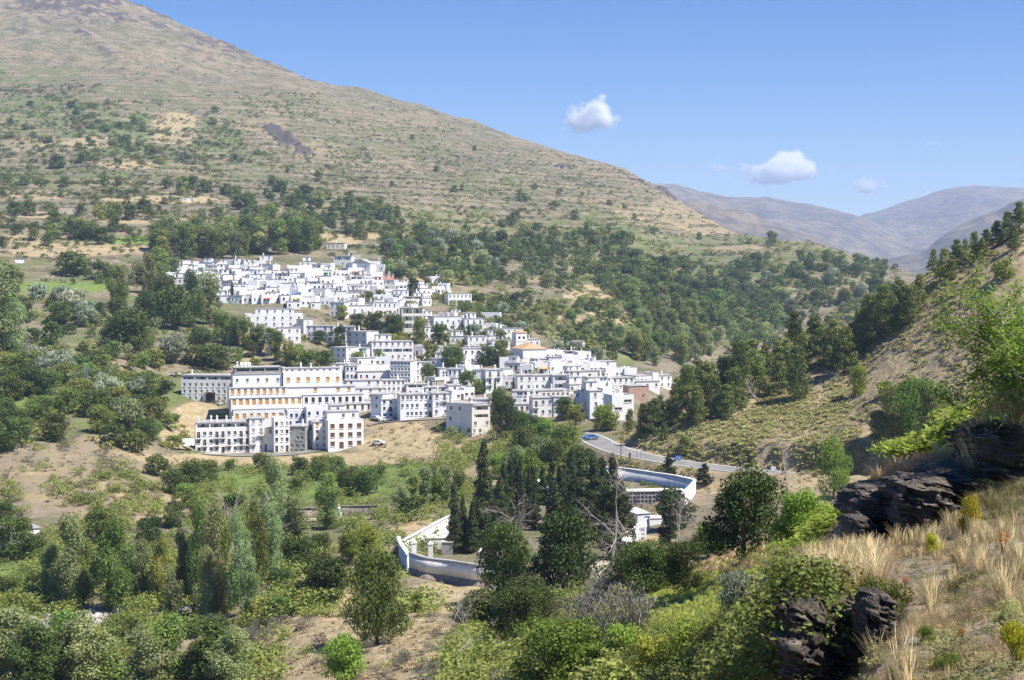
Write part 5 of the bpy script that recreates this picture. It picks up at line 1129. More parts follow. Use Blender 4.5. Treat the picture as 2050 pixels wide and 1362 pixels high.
B('village_house', 747, 795, 606, 632, 6, 2, 'broad white house below the two round trees', group=G2, d0=540, d1=900, nc=5)
B('village_house', 660, 690, 606, 636, -12, 2, 'white house standing on posts over the orchard', group=G2, d0=540, d1=900, nc=3, skip=0)
B('village_house', 690, 745, 612, 632, 8, 1, 'low white house right of the one on posts', group=G2, d0=540, d1=900)
B('apartment_block', 804, 848, 617, 676, 4, 4, 'narrow block with arched balconies standing out above the trees', cat='apartment block', group=G2, d0=500, d1=900, wallm='cream', gallery=[1, 2, 3])
B('village_house', 868, 925, 634, 670, 10, 2, 'wide white house with balconies right of the arched block', group=G2, d0=500, d1=900, balc=True, skip=0)
B('apartment_block', 930, 968, 638, 676, 6, 3, 'white block with stacked balconies and a rooftop room', cat='apartment block', group=G2, d0=480, d1=900, balc=True, skip=0, gallery=[1], room=(.15, .7, 2.6))
B('village_house', 936, 974, 674, 700, 6, 2, 'white house under the block with stacked balconies', group=G2, d0=480, d1=900, skip=0)
B('village_house', 927, 965, 698, 730, 10, 2, 'white house with brown shuttered openings between big trees', group=G2, d0=480, d1=900, win='wood')
B('village_house', 850, 870, 655, 682, 10, 2, 'small white house touching the arched block', group=G2, d0=480, d1=900)
B('village_house', 990, 1048, 658, 684, 8, 2, 'broad pale house behind the church tower', group=G2, d0=480, d1=900, skip=0, nc=5)
B('village_house', 1046, 1082, 680, 696, 6, 1, 'white house right behind the church tower', group=G2, d0=480, d1=900, skip=0, nc=3)
B('village_house', 972, 1000, 664, 682, 6, 1, 'small cream house left of the broad pale house', group=G2, d0=480, d1=900, wallm='cream')
B('village_house', 985, 1022, 682, 702, 6, 1, 'white house with dark garage openings left of the church tower', group=G2, d0=480, d1=900)
# church
ch = B('church', 1046, 1096, 699, 726, 12, 1, 'whitewashed church with square bell tower and tiled roofs', cat='church', group='church', d0=450, d1=900, top='hip', roofm='tile', dp=16, nc=2, chim=0)
Pc = hit(1033, 716, 450, 900); s_ = Pc[1] / FPX
ct = Vector((Pc[0], Pc[1], Pc[2])) - ch.location; ct.rotate(__import__('mathutils').Euler((0, 0, -ch.rotation_euler.z)))
tb = MB(); tw = 24 * s_; th_ = 50 * s_
panel(tb, (0, 0), (1, 0), tw, -4, th_, [(tw * .2, tw * .4, th_ * .74, th_ * .84, .5), (tw * .6, tw * .8, th_ * .74, th_ * .84, .5), (tw * .42, tw * .6, th_ * .42, th_ * .52, .4)], (0, -1))
panel(tb, (tw, 0), (0, 1), tw, -4, th_, [(tw * .4, tw * .6, th_ * .74, th_ * .84, .5)], (1, 0)); panel(tb, (tw, tw), (-1, 0), tw, -4, th_, [], (0, 1)); panel(tb, (0, tw), (0, -1), tw, -4, th_, [(tw * .4, tw * .6, th_ * .74, th_ * .84, .5)], (-1, 0))
tb.box(-.15, tw + .15, -.15, tw + .15, th_ * .64, th_ * .66, 0)
link('bell_tower', tb.mesh('bell_tower', M['chalk']), ch, ct); tr_ = MB(); tr_.prism([(-.3, -.3), (tw + .3, -.3), (tw + .3, tw + .3), (-.3, tw + .3)], th_, th_ + 5 * s_, 0, .08)
link('tower_roof', tr_.mesh('tower_roof', M['tile']), ch, ct)
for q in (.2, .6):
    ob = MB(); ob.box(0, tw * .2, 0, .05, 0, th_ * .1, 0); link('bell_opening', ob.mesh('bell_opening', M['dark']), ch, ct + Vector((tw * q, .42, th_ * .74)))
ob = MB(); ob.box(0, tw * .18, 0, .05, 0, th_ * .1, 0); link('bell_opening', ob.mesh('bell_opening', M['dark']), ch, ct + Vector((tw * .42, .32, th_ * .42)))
B('village_house', 1118, 1172, 684, 699, 8, 1, 'low white house with roof terrace on the green hillside right of the church', group=G3, d0=480, d1=900, gallery=[0])
mp = hit(1168, 708, 480, 900); mq = MB(); k_ = mp[1] / FPX
mq.box(-4 * k_, 4 * k_, -4 * k_, 4 * k_, -1, 7 * k_); mq.box(-3 * k_, 3 * k_, -3 * k_, 3 * k_, 7 * k_, 13 * k_); mq.box(-1.8 * k_, 1.8 * k_, -1.8 * k_, 1.8 * k_, 13 * k_, 20 * k_); mq.prism([(-2 * k_, -2 * k_), (2 * k_, -2 * k_), (2 * k_, 2 * k_), (-2 * k_, 2 * k_)], 20 * k_, 23 * k_, 0, .1)
tag(link('monument', mq.mesh('monument', M['white']), None, tuple(mp)), 'slim stepped white monument above the lower quarter', 'monument')
# middle-left
B('apartment_block', 492, 606, 632, 657, 4, 2, 'long white block with grey terrace roofs and awnings', cat='apartment block', group=G2, d0=480, d1=900, top='terrace', nc=7, skip=0, room=(.18, .85, 2.8), dp=9)
B('apartment_block', 556, 602, 656, 686, 6, 2, 'white lower wing under the long block with awnings', cat='apartment block', group=G2, d0=470, d1=900, nc=3, skip=.2)
B('village_house', 608, 626, 640, 668, 25, 2, 'narrow white house at the right end of the long block', group=G2, d0=480, d1=900)
B('village_house', 613, 668, 653, 686, -6, 3, 'white three-storey house with red flowered balcony', group=G2, d0=470, d1=900, balc=True, nc=5)
B('village_house', 666, 712, 654, 684, 4, 2, 'white house half hidden by a bright green tree', group=G2, d0=470, d1=900, gallery=[1])
B('apartment_block', 693, 735, 664, 708, -30, 3, 'tall white corner block with sunlit right side', cat='apartment block', group=G2, d0=450, d1=900, dp=9, skip=0, nc=3)
B('apartment_block', 660, 694, 696, 730, -30, 3, 'shaded white corner block left of the taller one', cat='apartment block', group=G2, d0=450, d1=900, dp=9, skip=0, nc=3)
B('village_house', 712, 734, 698, 726, -8, 2, 'narrow white house with brown doors beside the corner block', group=G2, d0=450, d1=900, win='brown')
B('apartment_block', 744, 828, 684, 722, 4, 3, 'broad white block with long balconies and a rooftop floor', cat='apartment block', group=G2, d0=450, d1=900, gallery=[1], nc=7, skip=0, room=(.12, .5, 2.6), dp=9)
B('hostel', 781, 822, 724, 770, -12, 4, 'pale grey-windowed four-storey building with arched entrance', cat='hostel', group=G2, d0=430, d1=800, win='slate', nc=6, skip=0, dp=10, ww=1.1)
B('hostel', 821, 862, 726, 764, 12, 3, 'sunlit wing right of the grey-windowed building', cat='hostel', group=G2, d0=430, d1=800, win='slate', nc=4, skip=0)
B('village_house', 846, 880, 695, 722, -4, 2, 'white house between two large round trees', group=G2, d0=430, d1=900)
B('village_house', 880, 896, 738, 775, 10, 2, 'narrow bright white house left of the blue-windowed block', group=G3, d0=430, d1=800, skip=.5)
B('village_house', 896, 925, 739, 776, -8, 2, 'bluish white block with three tall windows on each floor', group=G3, d0=430, d1=800, win='blue', nc=3, skip=0, ww=.8, wh=1.7)
B('village_house', 944, 973, 741, 772, -10, 2, 'pale turquoise shaded house behind a bright tree', group=G3, d0=430, d1=800)
B('village_house', 972, 1007, 741, 786, 6, 3, 'white three-storey house beside the slim cypress', group=G3, d0=430, d1=800, skip=0, nc=2, balc=True)
# hotel complex on the left
hl = B('apartment_block', 362, 468, 752, 806, -9, 4, 'long bluish block with garage entrance and top-floor gallery', cat='apartment block', group=G4, d0=420, d1=700, nc=9, skip=0, gallery=[3], ww=.85, wh=1.3, dp=9)
gd = MB(); gd.box(0, 3.4, 0, .1, 0, 3.4, 0); gd.box(-.4, 3.8, -1.2, 0, 3.5, 3.7, 1)
link('garage_door', gd.mesh('garage_door', [M['dark'], M['grey']]), hl, (-.5, -.12, .1))
P = hit(560, 848, 420, 700); k = P[1] / FPX
ho = empty('hotel', tuple(P), R(15)); tag(ho, 'large stepped white hotel with rows of orange shutters', 'hotel', G4)
def hv(x0, x1, yt, yb, y, **kw): volume(ho, (x0 - 560) * k, y, (x1 - x0) * k, kw.pop('dp', 9), (yb - yt) * k, kw.pop('n', 1), z0=(848 - yb) * k, **kw)
hv(468, 612, 818, 848, -1, n=1, zb=-6, win='orange', nc=10, skip=0, door=1, ww=1.2, wh=1.9, side=False, chim=0, over=.1)
hv(464, 606, 796, 817, .2, zb=-4, win='orange', nc=11, skip=0, door=1, ww=1.2, wh=2.0, side=False, chim=0, over=.15)
hv(461, 575, 776, 795, 1.0, zb=-4, win='orange', nc=9, skip=0, door=1, ww=1.1, wh=1.7, side=False, chim=0, over=.15)
hv(575, 714, 777, 791, 1.6, zb=-5, win='orange', nc=6, skip=.3, door=1, ww=1.1, wh=1.5, side=False, chim=0)
hv(607, 730, 793, 816, .3, zb=-8, win='brown', nc=9, skip=0, door=1, ww=1.1, wh=1.8, side=False, chim=1, over=.15)
hv(570, 690, 750, 776, 4, zb=-3, win='orange', nc=6, skip=0, door=1, ww=1.2, wh=1.5, side=True, chim=1, dp=10, top='terrace')
hv(572, 688, 741, 750, 8, zb=-1, win='glass', nc=9, skip=.1, door=1, wh=1.4, side=False, chim=2, dp=6)
hv(470, 568, 750, 775, 5, zb=-3, win='glass', nc=5, skip=.2, door=1, side=False, chim=0, dp=9)
hv(474, 566, 737, 750, 6, zb=-.5, win='glass', nc=6, gallery=[0], side=False, chim=1, dp=8, wallm='grey')
hv(688, 746, 811, 848, -3, zb=-4, n=2, win='wood', nc=4, skip=.2, door=1, ww=.9, wh=1.9, side=True, chim=0, dp=10)
tk = MB()
for i in range(3): tk.cyl(i * 1.3, 0, 0, 1.3, .55, .55, 10); tk.cyl(i * 1.3, 0, 1.3, 1.55, .55, .15, 10)
link('water_tank', tk.mesh('water_tank', M['white'], True), ho, ((489 - 560) * k, 9, (848 - 737) * k + .2))
# front row
fr = B('terraced_block', 393, 500, 846, 908, 6, 4, 'long white front-row block with chimneys and two rows of dark windows', cat='apartment block', group=G4, d0=380, d1=520, nc=9, skip=0, gallery=[3], balc=True, ww=1.0, wh=1.55, chim=5, dp=9, win='glass')
B('village_house', 500, 530, 838, 906, 6, 4, 'narrow white front-row house with grey balcony right of the long block', group=G4, d0=380, d1=520, nc=2, skip=0, balc=True, win='slate', dp=8)
B('village_house', 534, 552, 858, 904, -14, 3, 'recessed white stairway house in the front row', group=G4, d0=380, d1=540, nc=1, skip=.3)
B('village_house', 549, 580, 842, 906, 8, 4, 'white front-row house with brown roller blinds', group=G4, d0=380, d1=520, nc=3, skip=0, win=['slate', 'brown'], top='terrace')
B('village_house', 579, 612, 854, 903, -10, 3, 'unfinished grey masonry house in the front row', group=G4, d0=380, d1=520, wallm='grey', nc=3, skip=.1)
B('village_house', 612, 629, 862, 896, 0, 2, 'narrow shaded house behind the bush in the front row', group=G4, d0=380, d1=540, nc=1, wallm='cream')
B('village_house', 628, 658, 845, 899, 9, 4, 'white front-row house with an orange shutter high up', group=G4, d0=380, d1=520, nc=2, skip=0, win=['brown', 'glass', 'orange'])
B('apartment_block', 657, 728, 846, 899, 9, 3, 'broad white front-row building with brown shutters and garage door', cat='apartment block', group=G4, d0=380, d1=520, nc=4, skip=0, win='wood', ww=1.4, wh=2.2, top='terrace', room=(.05, .95, 2.9), dp=11)
B('village_house', 500, 540, 828, 850, 10, 2, 'small stepped white house behind the narrow front house', group=G4, d0=400, d1=560, nc=3)
B('village_house', 540, 576, 826, 850, 8, 2, 'white house with pinkish terrace behind the front row', group=G4, d0=400, d1=560, nc=3, top='terrace')
B('village_house', 576, 614, 826, 856, 6, 2, 'white house with blue edged terrace behind the front row', group=G4, d0=400, d1=560, nc=3, win='blue', top='terrace')
B('village_house', 614, 655, 820, 856, 8, 2, 'white house with brown door and blue ledge', group=G4, d0=400, d1=560, nc=3, win=['brown', 'blue'], top='terrace')
B('village_house', 662, 690, 812, 846, 8, 2, 'white house wedged beneath the hotel terrace', group=G4, d0=400, d1=560, nc=1)
# houses right of the hotel
B('village_house', 692, 716, 733, 762, 6, 2, 'white house with blue window frames beside the hotel roof', group=G3, d0=430, d1=760, nc=3, win='blue', skip=0)
B('village_house', 650, 716, 729, 740, 6, 1, 'long low white house behind the hotel roof', group=G3, d0=440, d1=760, chim=2)
B('village_house', 716, 782, 744, 764, 6, 1, 'white house with coloured washing on its terrace', group=G3, d0=430, d1=760, nc=5, win=['blue', 'red'])
B('village_house', 694, 765, 762, 786, 6, 2, 'long white house with three small windows', group=G3, d0=430, d1=700, nc=4)
B('village_house', 765, 812, 762, 786, 6, 2, 'white house with a row of small square windows', group=G3, d0=430, d1=700, nc=5, skip=0)
B('village_house', 712, 770, 778, 800, 4, 2, 'pale house with recessed lower floor under the three-window house', group=G3, d0=430, d1=700, nc=3)
B('village_house', 814, 856, 770, 792, 6, 2, 'white house with open corner terrace', group=G3, d0=430, d1=700, gallery=[1])
B('village_house', 852, 904, 776, 800, 6, 2, 'house with brown sheds and grey slab roof', group=G3, d0=430, d1=700, wallm='cream', gallery=[0], win='brown')
B('village_house', 865, 890, 762, 778, 8, 1, 'low brown-fronted shed house with flat slab roof', group=G3, d0=430, d1=700, wallm='beige', win='wood')
B('village_house', 898, 924, 772, 800, 6, 2, 'small white house with pale pink terrace', group=G3, d0=430, d1=700)
B('village_house', 742, 766, 790, 838, -25, 3, 'shaded bluish house at the left end of the upper street', group=G3, d0=420, d1=600, skip=.6)
B('village_house', 763, 802, 800, 838, 6, 3, 'white street house with framed blue balcony', group=G3, d0=420, d1=600, win='blue', balc=True, skip=0, nc=3)
B('village_house', 801, 867, 790, 838, 6, 3, 'long white street house with red garage door', group=G3, d0=420, d1=600, nc=7, skip=.1)
B('village_house', 866, 900, 788, 834, 6, 3, 'white street house with balconies at the right end', group=G3, d0=420, d1=600, balc=True, nc=2)
B('apartment_block', 893, 948, 808, 872, -32, 3, 'large plain white house with shaded blank side on the bank edge', cat='house', group=G3, d0=380, d1=560, nc=3, skip=.25, dp=8)
B('village_house', 944, 982, 812, 872, 14, 4, 'house with stacked open balconies on the bank edge', group=G3, d0=390, d1=560, wallm='cream', gallery=[3, 2], nc=3)
B('village_house', 950, 985, 800, 812, 8, 1, 'grey slab-roofed house behind the plain white house', group=G3, d0=400, d1=600, gallery=[0])
# lower right
def b3(x0, x1, yt, yb, yaw, n, label, **kw): return B('village_house', x0, x1, yt, yb, yaw, n, label, group=G3, d0=400, d1=760, **kw)
b3(1156, 1184, 708, 732, 10, 2, 'white house below the slim monument', top='terrace')
b3(1187, 1235, 724, 744, 8, 2, 'white house with long pale roof at the upper right', nc=4)
b3(1036, 1067, 752, 784, 2, 2, 'white house with balcony right of the two slim cypresses', balc=True)
b3(1067, 1108, 752, 783, 4, 2, 'white house with green terrace awning', nc=3)
b3(1107, 1140, 752, 782, 0, 2, 'white house with dark glass-fronted floors', gallery=[0, 1])
b3(1138, 1178, 744, 768, 6, 2, 'white house with small square windows mid right')
b3(1176, 1214, 756, 784, 6, 2, 'white house behind the dark glazed rooftop')
b3(1213, 1272, 757, 784, 10, 2, 'long white house with tall blue-grey doors', nc=5, skip=0, wh=1.9)
b3(1272, 1322, 764, 780, 6, 1, 'low white house near the right end', nc=3)
b3(1318, 1346, 752, 778, 12, 2, 'white cube house at the right end of the village', skip=0, nc=2)
b3(1025, 1056, 783, 812, -6, 2, 'pale house with three arched windows', wallm='white', nc=4)
b3(1056, 1083, 783, 806, 6, 2, 'small white house with blue door in the lower row')
b3(1083, 1142, 782, 800, 6, 1, 'beige-fronted row house with small dark windows', wallm='cream', nc=6, skip=0)
b3(1066, 1108, 797, 836, 2, 2, 'white house above the trees with thin balconies', balc=True, nc=3, skip=0)
b3(1108, 1142, 795, 832, 2, 2, 'white house partly behind a round tree', nc=2)
b3(1029, 1062, 810, 828, 0, 1, 'low white house with brown wooden front', win='wood', nc=3)
b3(1148, 1180, 783, 836, -8, 3, 'tall white house with large dark garage', gallery=[0])
b3(1180, 1206, 783, 838, 10, 3, 'white house with dark glazed rooftop room', room=(.0, .9, 2.6))
b3(1206, 1246, 782, 800, 8, 1, 'white house with potted plants on its terrace', top='terrace')
b3(1258, 1300, 773, 802, 8, 2, 'unplastered brick house near the right end', wallm='brick', skip=.5, chim=0)
b3(1224, 1270, 796, 842, 8, 3, 'white house with wide strip window lowest at the right', top='terrace', nc=2, ww=2.6, wh=.9, skip=.2)
b3(1205, 1228, 798, 824, 0, 2, 'shaded white house behind the lowest right house')
b3(1006, 1038, 757, 776, 6, 1, 'white house between the two slim cypresses')
b3(908, 944, 757, 778, 4, 1, 'white house with red parasol on its terrace')
cluster('cypress_tree', 'cypress', 'cypress', [(991, 796, 40, 6), (1028, 790, 36, 6), (938, 690, 46, 7), (465, 605, 42, 8)], 'slim cypress', 'between the houses', 'cypresses between the houses', 400, 900)

# ------------------------------------------------------------------ graveyard
def wall_run(name, pts, h, label, th=.45, mw='oldwhite', cap=None, d0=120, d1=400, group='graveyard walls', foot=None):
    """a wall following picture points on the ground, with a coping"""
    P = smooth_path([hit(a, b, d0, d1, True) for a, b in pts], 5); T = np.gradient(P[:, :2], axis=0); T /= np.linalg.norm(T, axis=1)[:, None]; N = np.stack([-T[:, 1], T[:, 0]], 1)
    zt = np.array([float(gz(p[0], p[1])) for p in P]); ker = np.ones(5) / 5; zt = np.convolve(np.pad(zt, 2, mode='edge'), ker, 'valid')
    e = empty(name, tuple(P[0])); O = np.array(P[0])
    def strip(nm, o, za, zb_, m):
        n = len(P); a = P.copy(); b = P.copy(); a[:, :2] += N * o; b[:, :2] -= N * o
        V = []
        for q, z in ((a, za), (b, za), (b, zb_), (a, zb_)): c = q.copy(); c[:, 2] = zt + z; V.append(c - O)
        V = np.concatenate(V); F = []
        for i in range(n - 1):
            for u_, w_ in ((0, 1), (1, 2), (2, 3), (3, 0)): F.append((u_ * n + i, u_ * n + i + 1, w_ * n + i + 1, w_ * n + i))
        F.append((0, n, 2 * n, 3 * n)); F.append((n - 1, 4 * n - 1, 3 * n - 1, 2 * n - 1))
        link(nm, np_mesh(nm, V, F, M[m]), e)
    if foot: strip('stone_footing', th / 2 + .12, -3, foot, 'rubble')
    strip('wall_panel', th / 2, foot + .003 if foot else -3, h, mw); strip('coping', th / 2 + .14, h + .003, h + .22, cap or mw)
    tag(e, label, 'wall', group); return e
wall_run('perimeter_wall', [(821, 1148), (850, 1158), (900, 1166), (950, 1172), (1000, 1180)], 3.1, 'curved whitewashed wall with tiled coping at the front of the graveyard', cap='launa', foot=.9)
wall_run('perimeter_wall', [(798, 1108), (830, 1090), (870, 1068), (908, 1050)], 1.9, 'white side wall climbing along the left of the graveyard')
wall_run('perimeter_wall', [(797, 1106), (803, 1122), (818, 1144)], 2.6, 'short white end wall at the left corner of the graveyard')
wall_run('perimeter_wall', [(1160, 957), (1200, 958), (1245, 961), (1290, 967), (1340, 974), (1391, 986)], 2.7, 'long white back wall of the graveyard below the paved road', d1=420)
wall_run('perimeter_wall', [(1391, 988), (1372, 1010), (1352, 1030), (1330, 1045)], 2.9, 'white right wall running down from the back corner', d1=420)
wall_run('perimeter_wall', [(1298, 1062), (1280, 1078), (1262, 1092), (1247, 1104)], 2.6, 'thick white wall stub in front of the tomb blocks')
wall_run('perimeter_wall', [(1072, 985), (1082, 998), (1096, 1010)], 3.5, 'short sunlit white wall behind the cypresses', d1=420)
def tomb(px, py, wpx, hpx, yaw, label, dp=2.6, mw='white', roof=None, niches=0, d1=400, name='tomb', cat='tomb'):
    P = hit(px, py, 150, d1); s = P[1] / FPX; W = wpx * s; H = hpx * s; e = empty(name, tuple(P), R(yaw)); mb = MB(); holes = []
    if niches:
        nr = max(1, round(H / .75)); q = W / niches; z = H / nr
        for i in range(niches):
            for j in range(nr): holes.append((i * q + .1, (i + 1) * q - .1, j * z + .12, (j + 1) * z - .1, .25))
    panel(mb, (-W / 2, 0), (1, 0), W, -2, H, [h for h in holes if h[2] > 0], (0, -1))
    panel(mb, (W / 2, 0), (0, 1), dp, -2, H, [], (1, 0)); panel(mb, (W / 2, dp), (-1, 0), W, -2, H, [], (0, 1)); panel(mb, (-W / 2, dp), (0, -1), dp, -2, H, [], (-1, 0))
    link('body', mb.mesh('body', M[mw]), e); rb = MB()
    if roof == 'gable':
        rb.v += [(-W / 2 - .2, -.2, H), (W / 2 + .2, -.2, H), (0, -.2, H + W * .3), (-W / 2 - .2, dp + .2, H), (W / 2 + .2, dp + .2, H), (0, dp + .2, H + W * .3)]
        for f in ((0, 2, 5, 3), (2, 1, 4, 5), (0, 1, 2), (4, 3, 5), (0, 3, 4, 1)): rb.f.append(f); rb.m.append(0)
    else: rb.box(-W / 2 - .12, W / 2 + .12, -.12, dp + .12, H + .003, H + .2)
    link('roof', rb.mesh('roof', M['white' if roof == 'gable' else 'cream']), e)
    return tag(e, label, cat, 'tombs of the graveyard')
tomb(1305, 1008, 110, 24, 6, 'long weathered niche block below the back wall', niches=14, mw='concrete', d1=420, dp=3)
tomb(1345, 1000, 52, 16, 6, 'short white niche block right of the weathered one', niches=5, d1=420)
tomb(1288, 1050, 26, 22, 20, 'small white gabled tomb house', roof='gable', dp=3.5)
tomb(1268, 1082, 48, 26, -8, 'grey-white niche block with flat slab beside the gabled tomb', niches=5, dp=3)
tomb(1318, 1050, 40, 12, 10, 'low white slab block right of the gabled tomb')
tomb(872, 1098, 44, 20, 4, 'white flat-roofed tomb left of the tall cypress', dp=3)
tomb(893, 1090, 28, 18, 8, 'white tomb house with pointed roof by the tall cypress', roof='gable', dp=3)
tomb(862, 1088, 18, 8, 4, 'very low white tomb nearest the left wall', dp=1.6)
tomb(1242, 1056, 26, 16, 0, 'small white tomb half hidden by the conifer')
tomb(895, 1112, 22, 26, -6, 'grey narrow niche block behind the curved wall', mw='grey', dp=2)
for px, py, h, lb in ((829, 1135, 14, 'left white gate pillar on the curved wall'), (862, 1142, 18, 'second white pillar on the curved wall'), (963, 1158, 18, 'third white pillar on the curved wall'), (1219, 1118, 18, 'white post beside the path below the graveyard')):
    P = hit(px, py, 150, 330); s = P[1] / FPX; mb = MB(); mb.box(-.35, .35, -.35, .35, -1, h * s + (2.8 if px < 1000 else 0)); mb.prism([(-.45, -.45), (.45, -.45), (.45, .45), (-.45, .45)], h * s + (2.803 if px < 1000 else .003), h * s + (3.3 if px < 1000 else .5), 0, .1)
    tag(link('pillar', mb.mesh('pillar', M['white']), None, tuple(P)), lb, 'pillar', 'white pillars of the graveyard')
# small buildings and features of the valley
B('hut', 22, 76, 1060, 1096, 28, 1, 'plain white hut half hidden by trees at the left edge', cat='hut', group='huts', d0=200, d1=400, chim=0, skip=1, dp=5)
B('hut', 560, 578, 1024, 1036, 0, 1, 'small white box hut beside the gravel track', cat='hut', group='huts', d0=250, d1=400, chim=0, dp=3, skip=0, nc=1)
wall_run('stone_wall', [(585, 1034), (640, 1033), (700, 1031), (760, 1028)], 1.8, 'grey stone retaining wall above the gravel track', mw='rubble', d0=250, d1=420, group='stone walls')
wall_run('stone_wall', [(215, 556), (290, 560), (380, 545)][:2] + [(120, 550)][:0], 2, 'stone terrace wall by the upper crop field', mw='rubble', d0=450, d1=900, group='stone walls')
st = hit(677, 1034, 250, 420); mb = MB(); s = st[1] / FPX
mb.box(-.7, .7, -.7, .7, -.5, .8); mb.cyl(0, 0, .8, 2.2, .5, .32, 10); mb.cyl(0, 0, 2.2, 2.7, .28, .2, 10); mb.cyl(0, 0, 1.7, 1.95, .6, .45, 10)
tag(link('statue', mb.mesh('statue', M['white'], False), None, tuple(st)), 'small white wayside shrine beside the gravel track', 'shrine')
# lattice pylons, poles
def pylon(px, py, hpx, label, d0=300, d1=600):
    P = hit(px, py, d0, d1); H = hpx / FPX * P[1]; e = empty('power_pylon', tuple(P)); mb = MB(); w0 = .75
    c = [(-1, -1), (1, -1), (1, 1), (-1, 1)]
    for a, b in c: mb.tube([(a * w0, b * w0, -1), (a * .25, b * .25, H)], [.07, .06], 4)
    for i in range(9):
        z0, z1 = H * i / 9, H * (i + 1) / 9; q0 = w0 + (.25 - w0) * i / 9; q1 = w0 + (.25 - w0) * (i + 1) / 9
        for k in range(4):
            a, b = c[k], c[(k + 1) % 4]; mb.tube([(a[0] * q0, a[1] * q0, z0), (b[0] * q1, b[1] * q1, z1)], [.035, .035], 3)
    link('lattice_mast', mb.mesh('lattice_mast', M['metal']), e); ab = MB(); ab.tube([(-1.6, 0, H * .96), (1.6, 0, H * .96)], [.08, .08], 4); ab.tube([(-1.2, 0, H * .86), (1.2, 0, H * .86)], [.07, .07], 4)
    link('cross_arm', ab.mesh('cross_arm', M['metal']), e)
    for x in (-1.5, 0, 1.5):
        ib = MB(); ib.cyl(x, 0, H * .96 - .55, H * .96, .08, .08, 6); link('insulator', ib.mesh('insulator', M['dark']), e)
    tag(e, label, 'power pylon', 'power pylons')
pylon(56, 755, 76, 'leftmost lattice power pylon rising from the thicket', 380, 560); pylon(173, 797, 62, 'lattice power pylon nearer the front row of houses', 350, 560); pylon(536, 716, 50, 'thin lattice pylon below the long white block', 430, 700)
def pole(px, py, hpx, label, r_=.12, m='bark', name='utility_pole', d0=250, d1=420):
    P = hit(px, py, d0, d1); H = hpx / FPX * P[1]; mb = MB(); mb.cyl(0, 0, -.5, H, r_, r_ * .7, 8); mb.box(-.7, .7, -.05, .05, H * .93, H * .95)
    tag(link(name, mb.mesh(name, M[m]), None, tuple(P)), label, 'pole', 'poles')
pole(1243, 932, 58, 'wooden pole in front of the paved road bend'); pole(1078, 935, 44, 'grey pole behind the cypresses', m='metal')
# road signs
def sign(px, py, hpx, wd, hh, mt, label, arrows=False):
    P = hit(px, py, 250, 420, True); H = hpx / FPX * P[1]; e = empty('road_sign', tuple(P), R(-8))
    mb = MB(); mb.cyl(-wd * .3, .08, -.3, H, .05, .05, 6); mb.cyl(wd * .3, .08, -.3, H, .05, .05, 6); link('post', mb.mesh('post', M['metal']), e)
    fb = MB(); fb.box(-wd / 2, wd / 2, -.02, .02, H - hh, H); link('panel', fb.mesh('panel', M[mt]), e)
    if arrows:
        ab = MB()
        for x in (-.5, .15):
            for sgn in (1, -1): n0 = len(ab.v); ab.v += [(x, -.024, H - hh / 2), (x + .35, -.024, H - hh / 2 + sgn * hh * .36), (x + .52, -.024, H - hh / 2 + sgn * hh * .36), (x + .17, -.024, H - hh / 2)]; ab.f.append((n0, n0 + 1, n0 + 2, n0 + 3)); ab.m.append(0)
        link('arrow', ab.mesh('arrow', M['signwhite']), e)
    tag(e, label, 'road sign', 'road signs')
sign(1357, 926, 14, 1.5, 1.1, 'signblue', 'blue bend sign with white chevrons beside the road', True); sign(1548, 946, 12, 1.1, .8, 'signwhite', 'white sign at the foot of the road bank'); sign(1279, 920, 20, 1.5, .35, 'signwhite', 'narrow white direction sign near the bend')
P = hit(1261, 921, 250, 420); mb = MB(); mb.cyl(0, 0, -.3, 1.7, .28, .28, 8); mb.cyl(0, 0, 1.703, 1.85, .32, .1, 8); tag(link('marker_post', mb.mesh('marker_post', M['wood']), None, tuple(P)), 'reddish marker post beside the road bend', 'post')
# wooden rails
P = hit(1545, 1092, 40, 160); s = P[1] / FPX; mb = MB()
for i in range(4):
    x = (i - 1.5) * 17 * s; mb.tube([(x - 6 * s, 0, -.1), (x + 7 * s, .1, 26 * s)], [.04, .035], 5); mb.tube([(x + 8 * s, 0, -.1), (x - 5 * s, .1, 24 * s)], [.04, .035], 5)
mb.tube([(-34 * s, .05, 12 * s), (34 * s, .05, 14 * s)], [.04, .04], 5)
tag(link('wooden_fence', mb.mesh('wooden_fence', M['barkpale']), None, tuple(P)), 'short crossed-pole wooden fence below the big oak', 'fence')
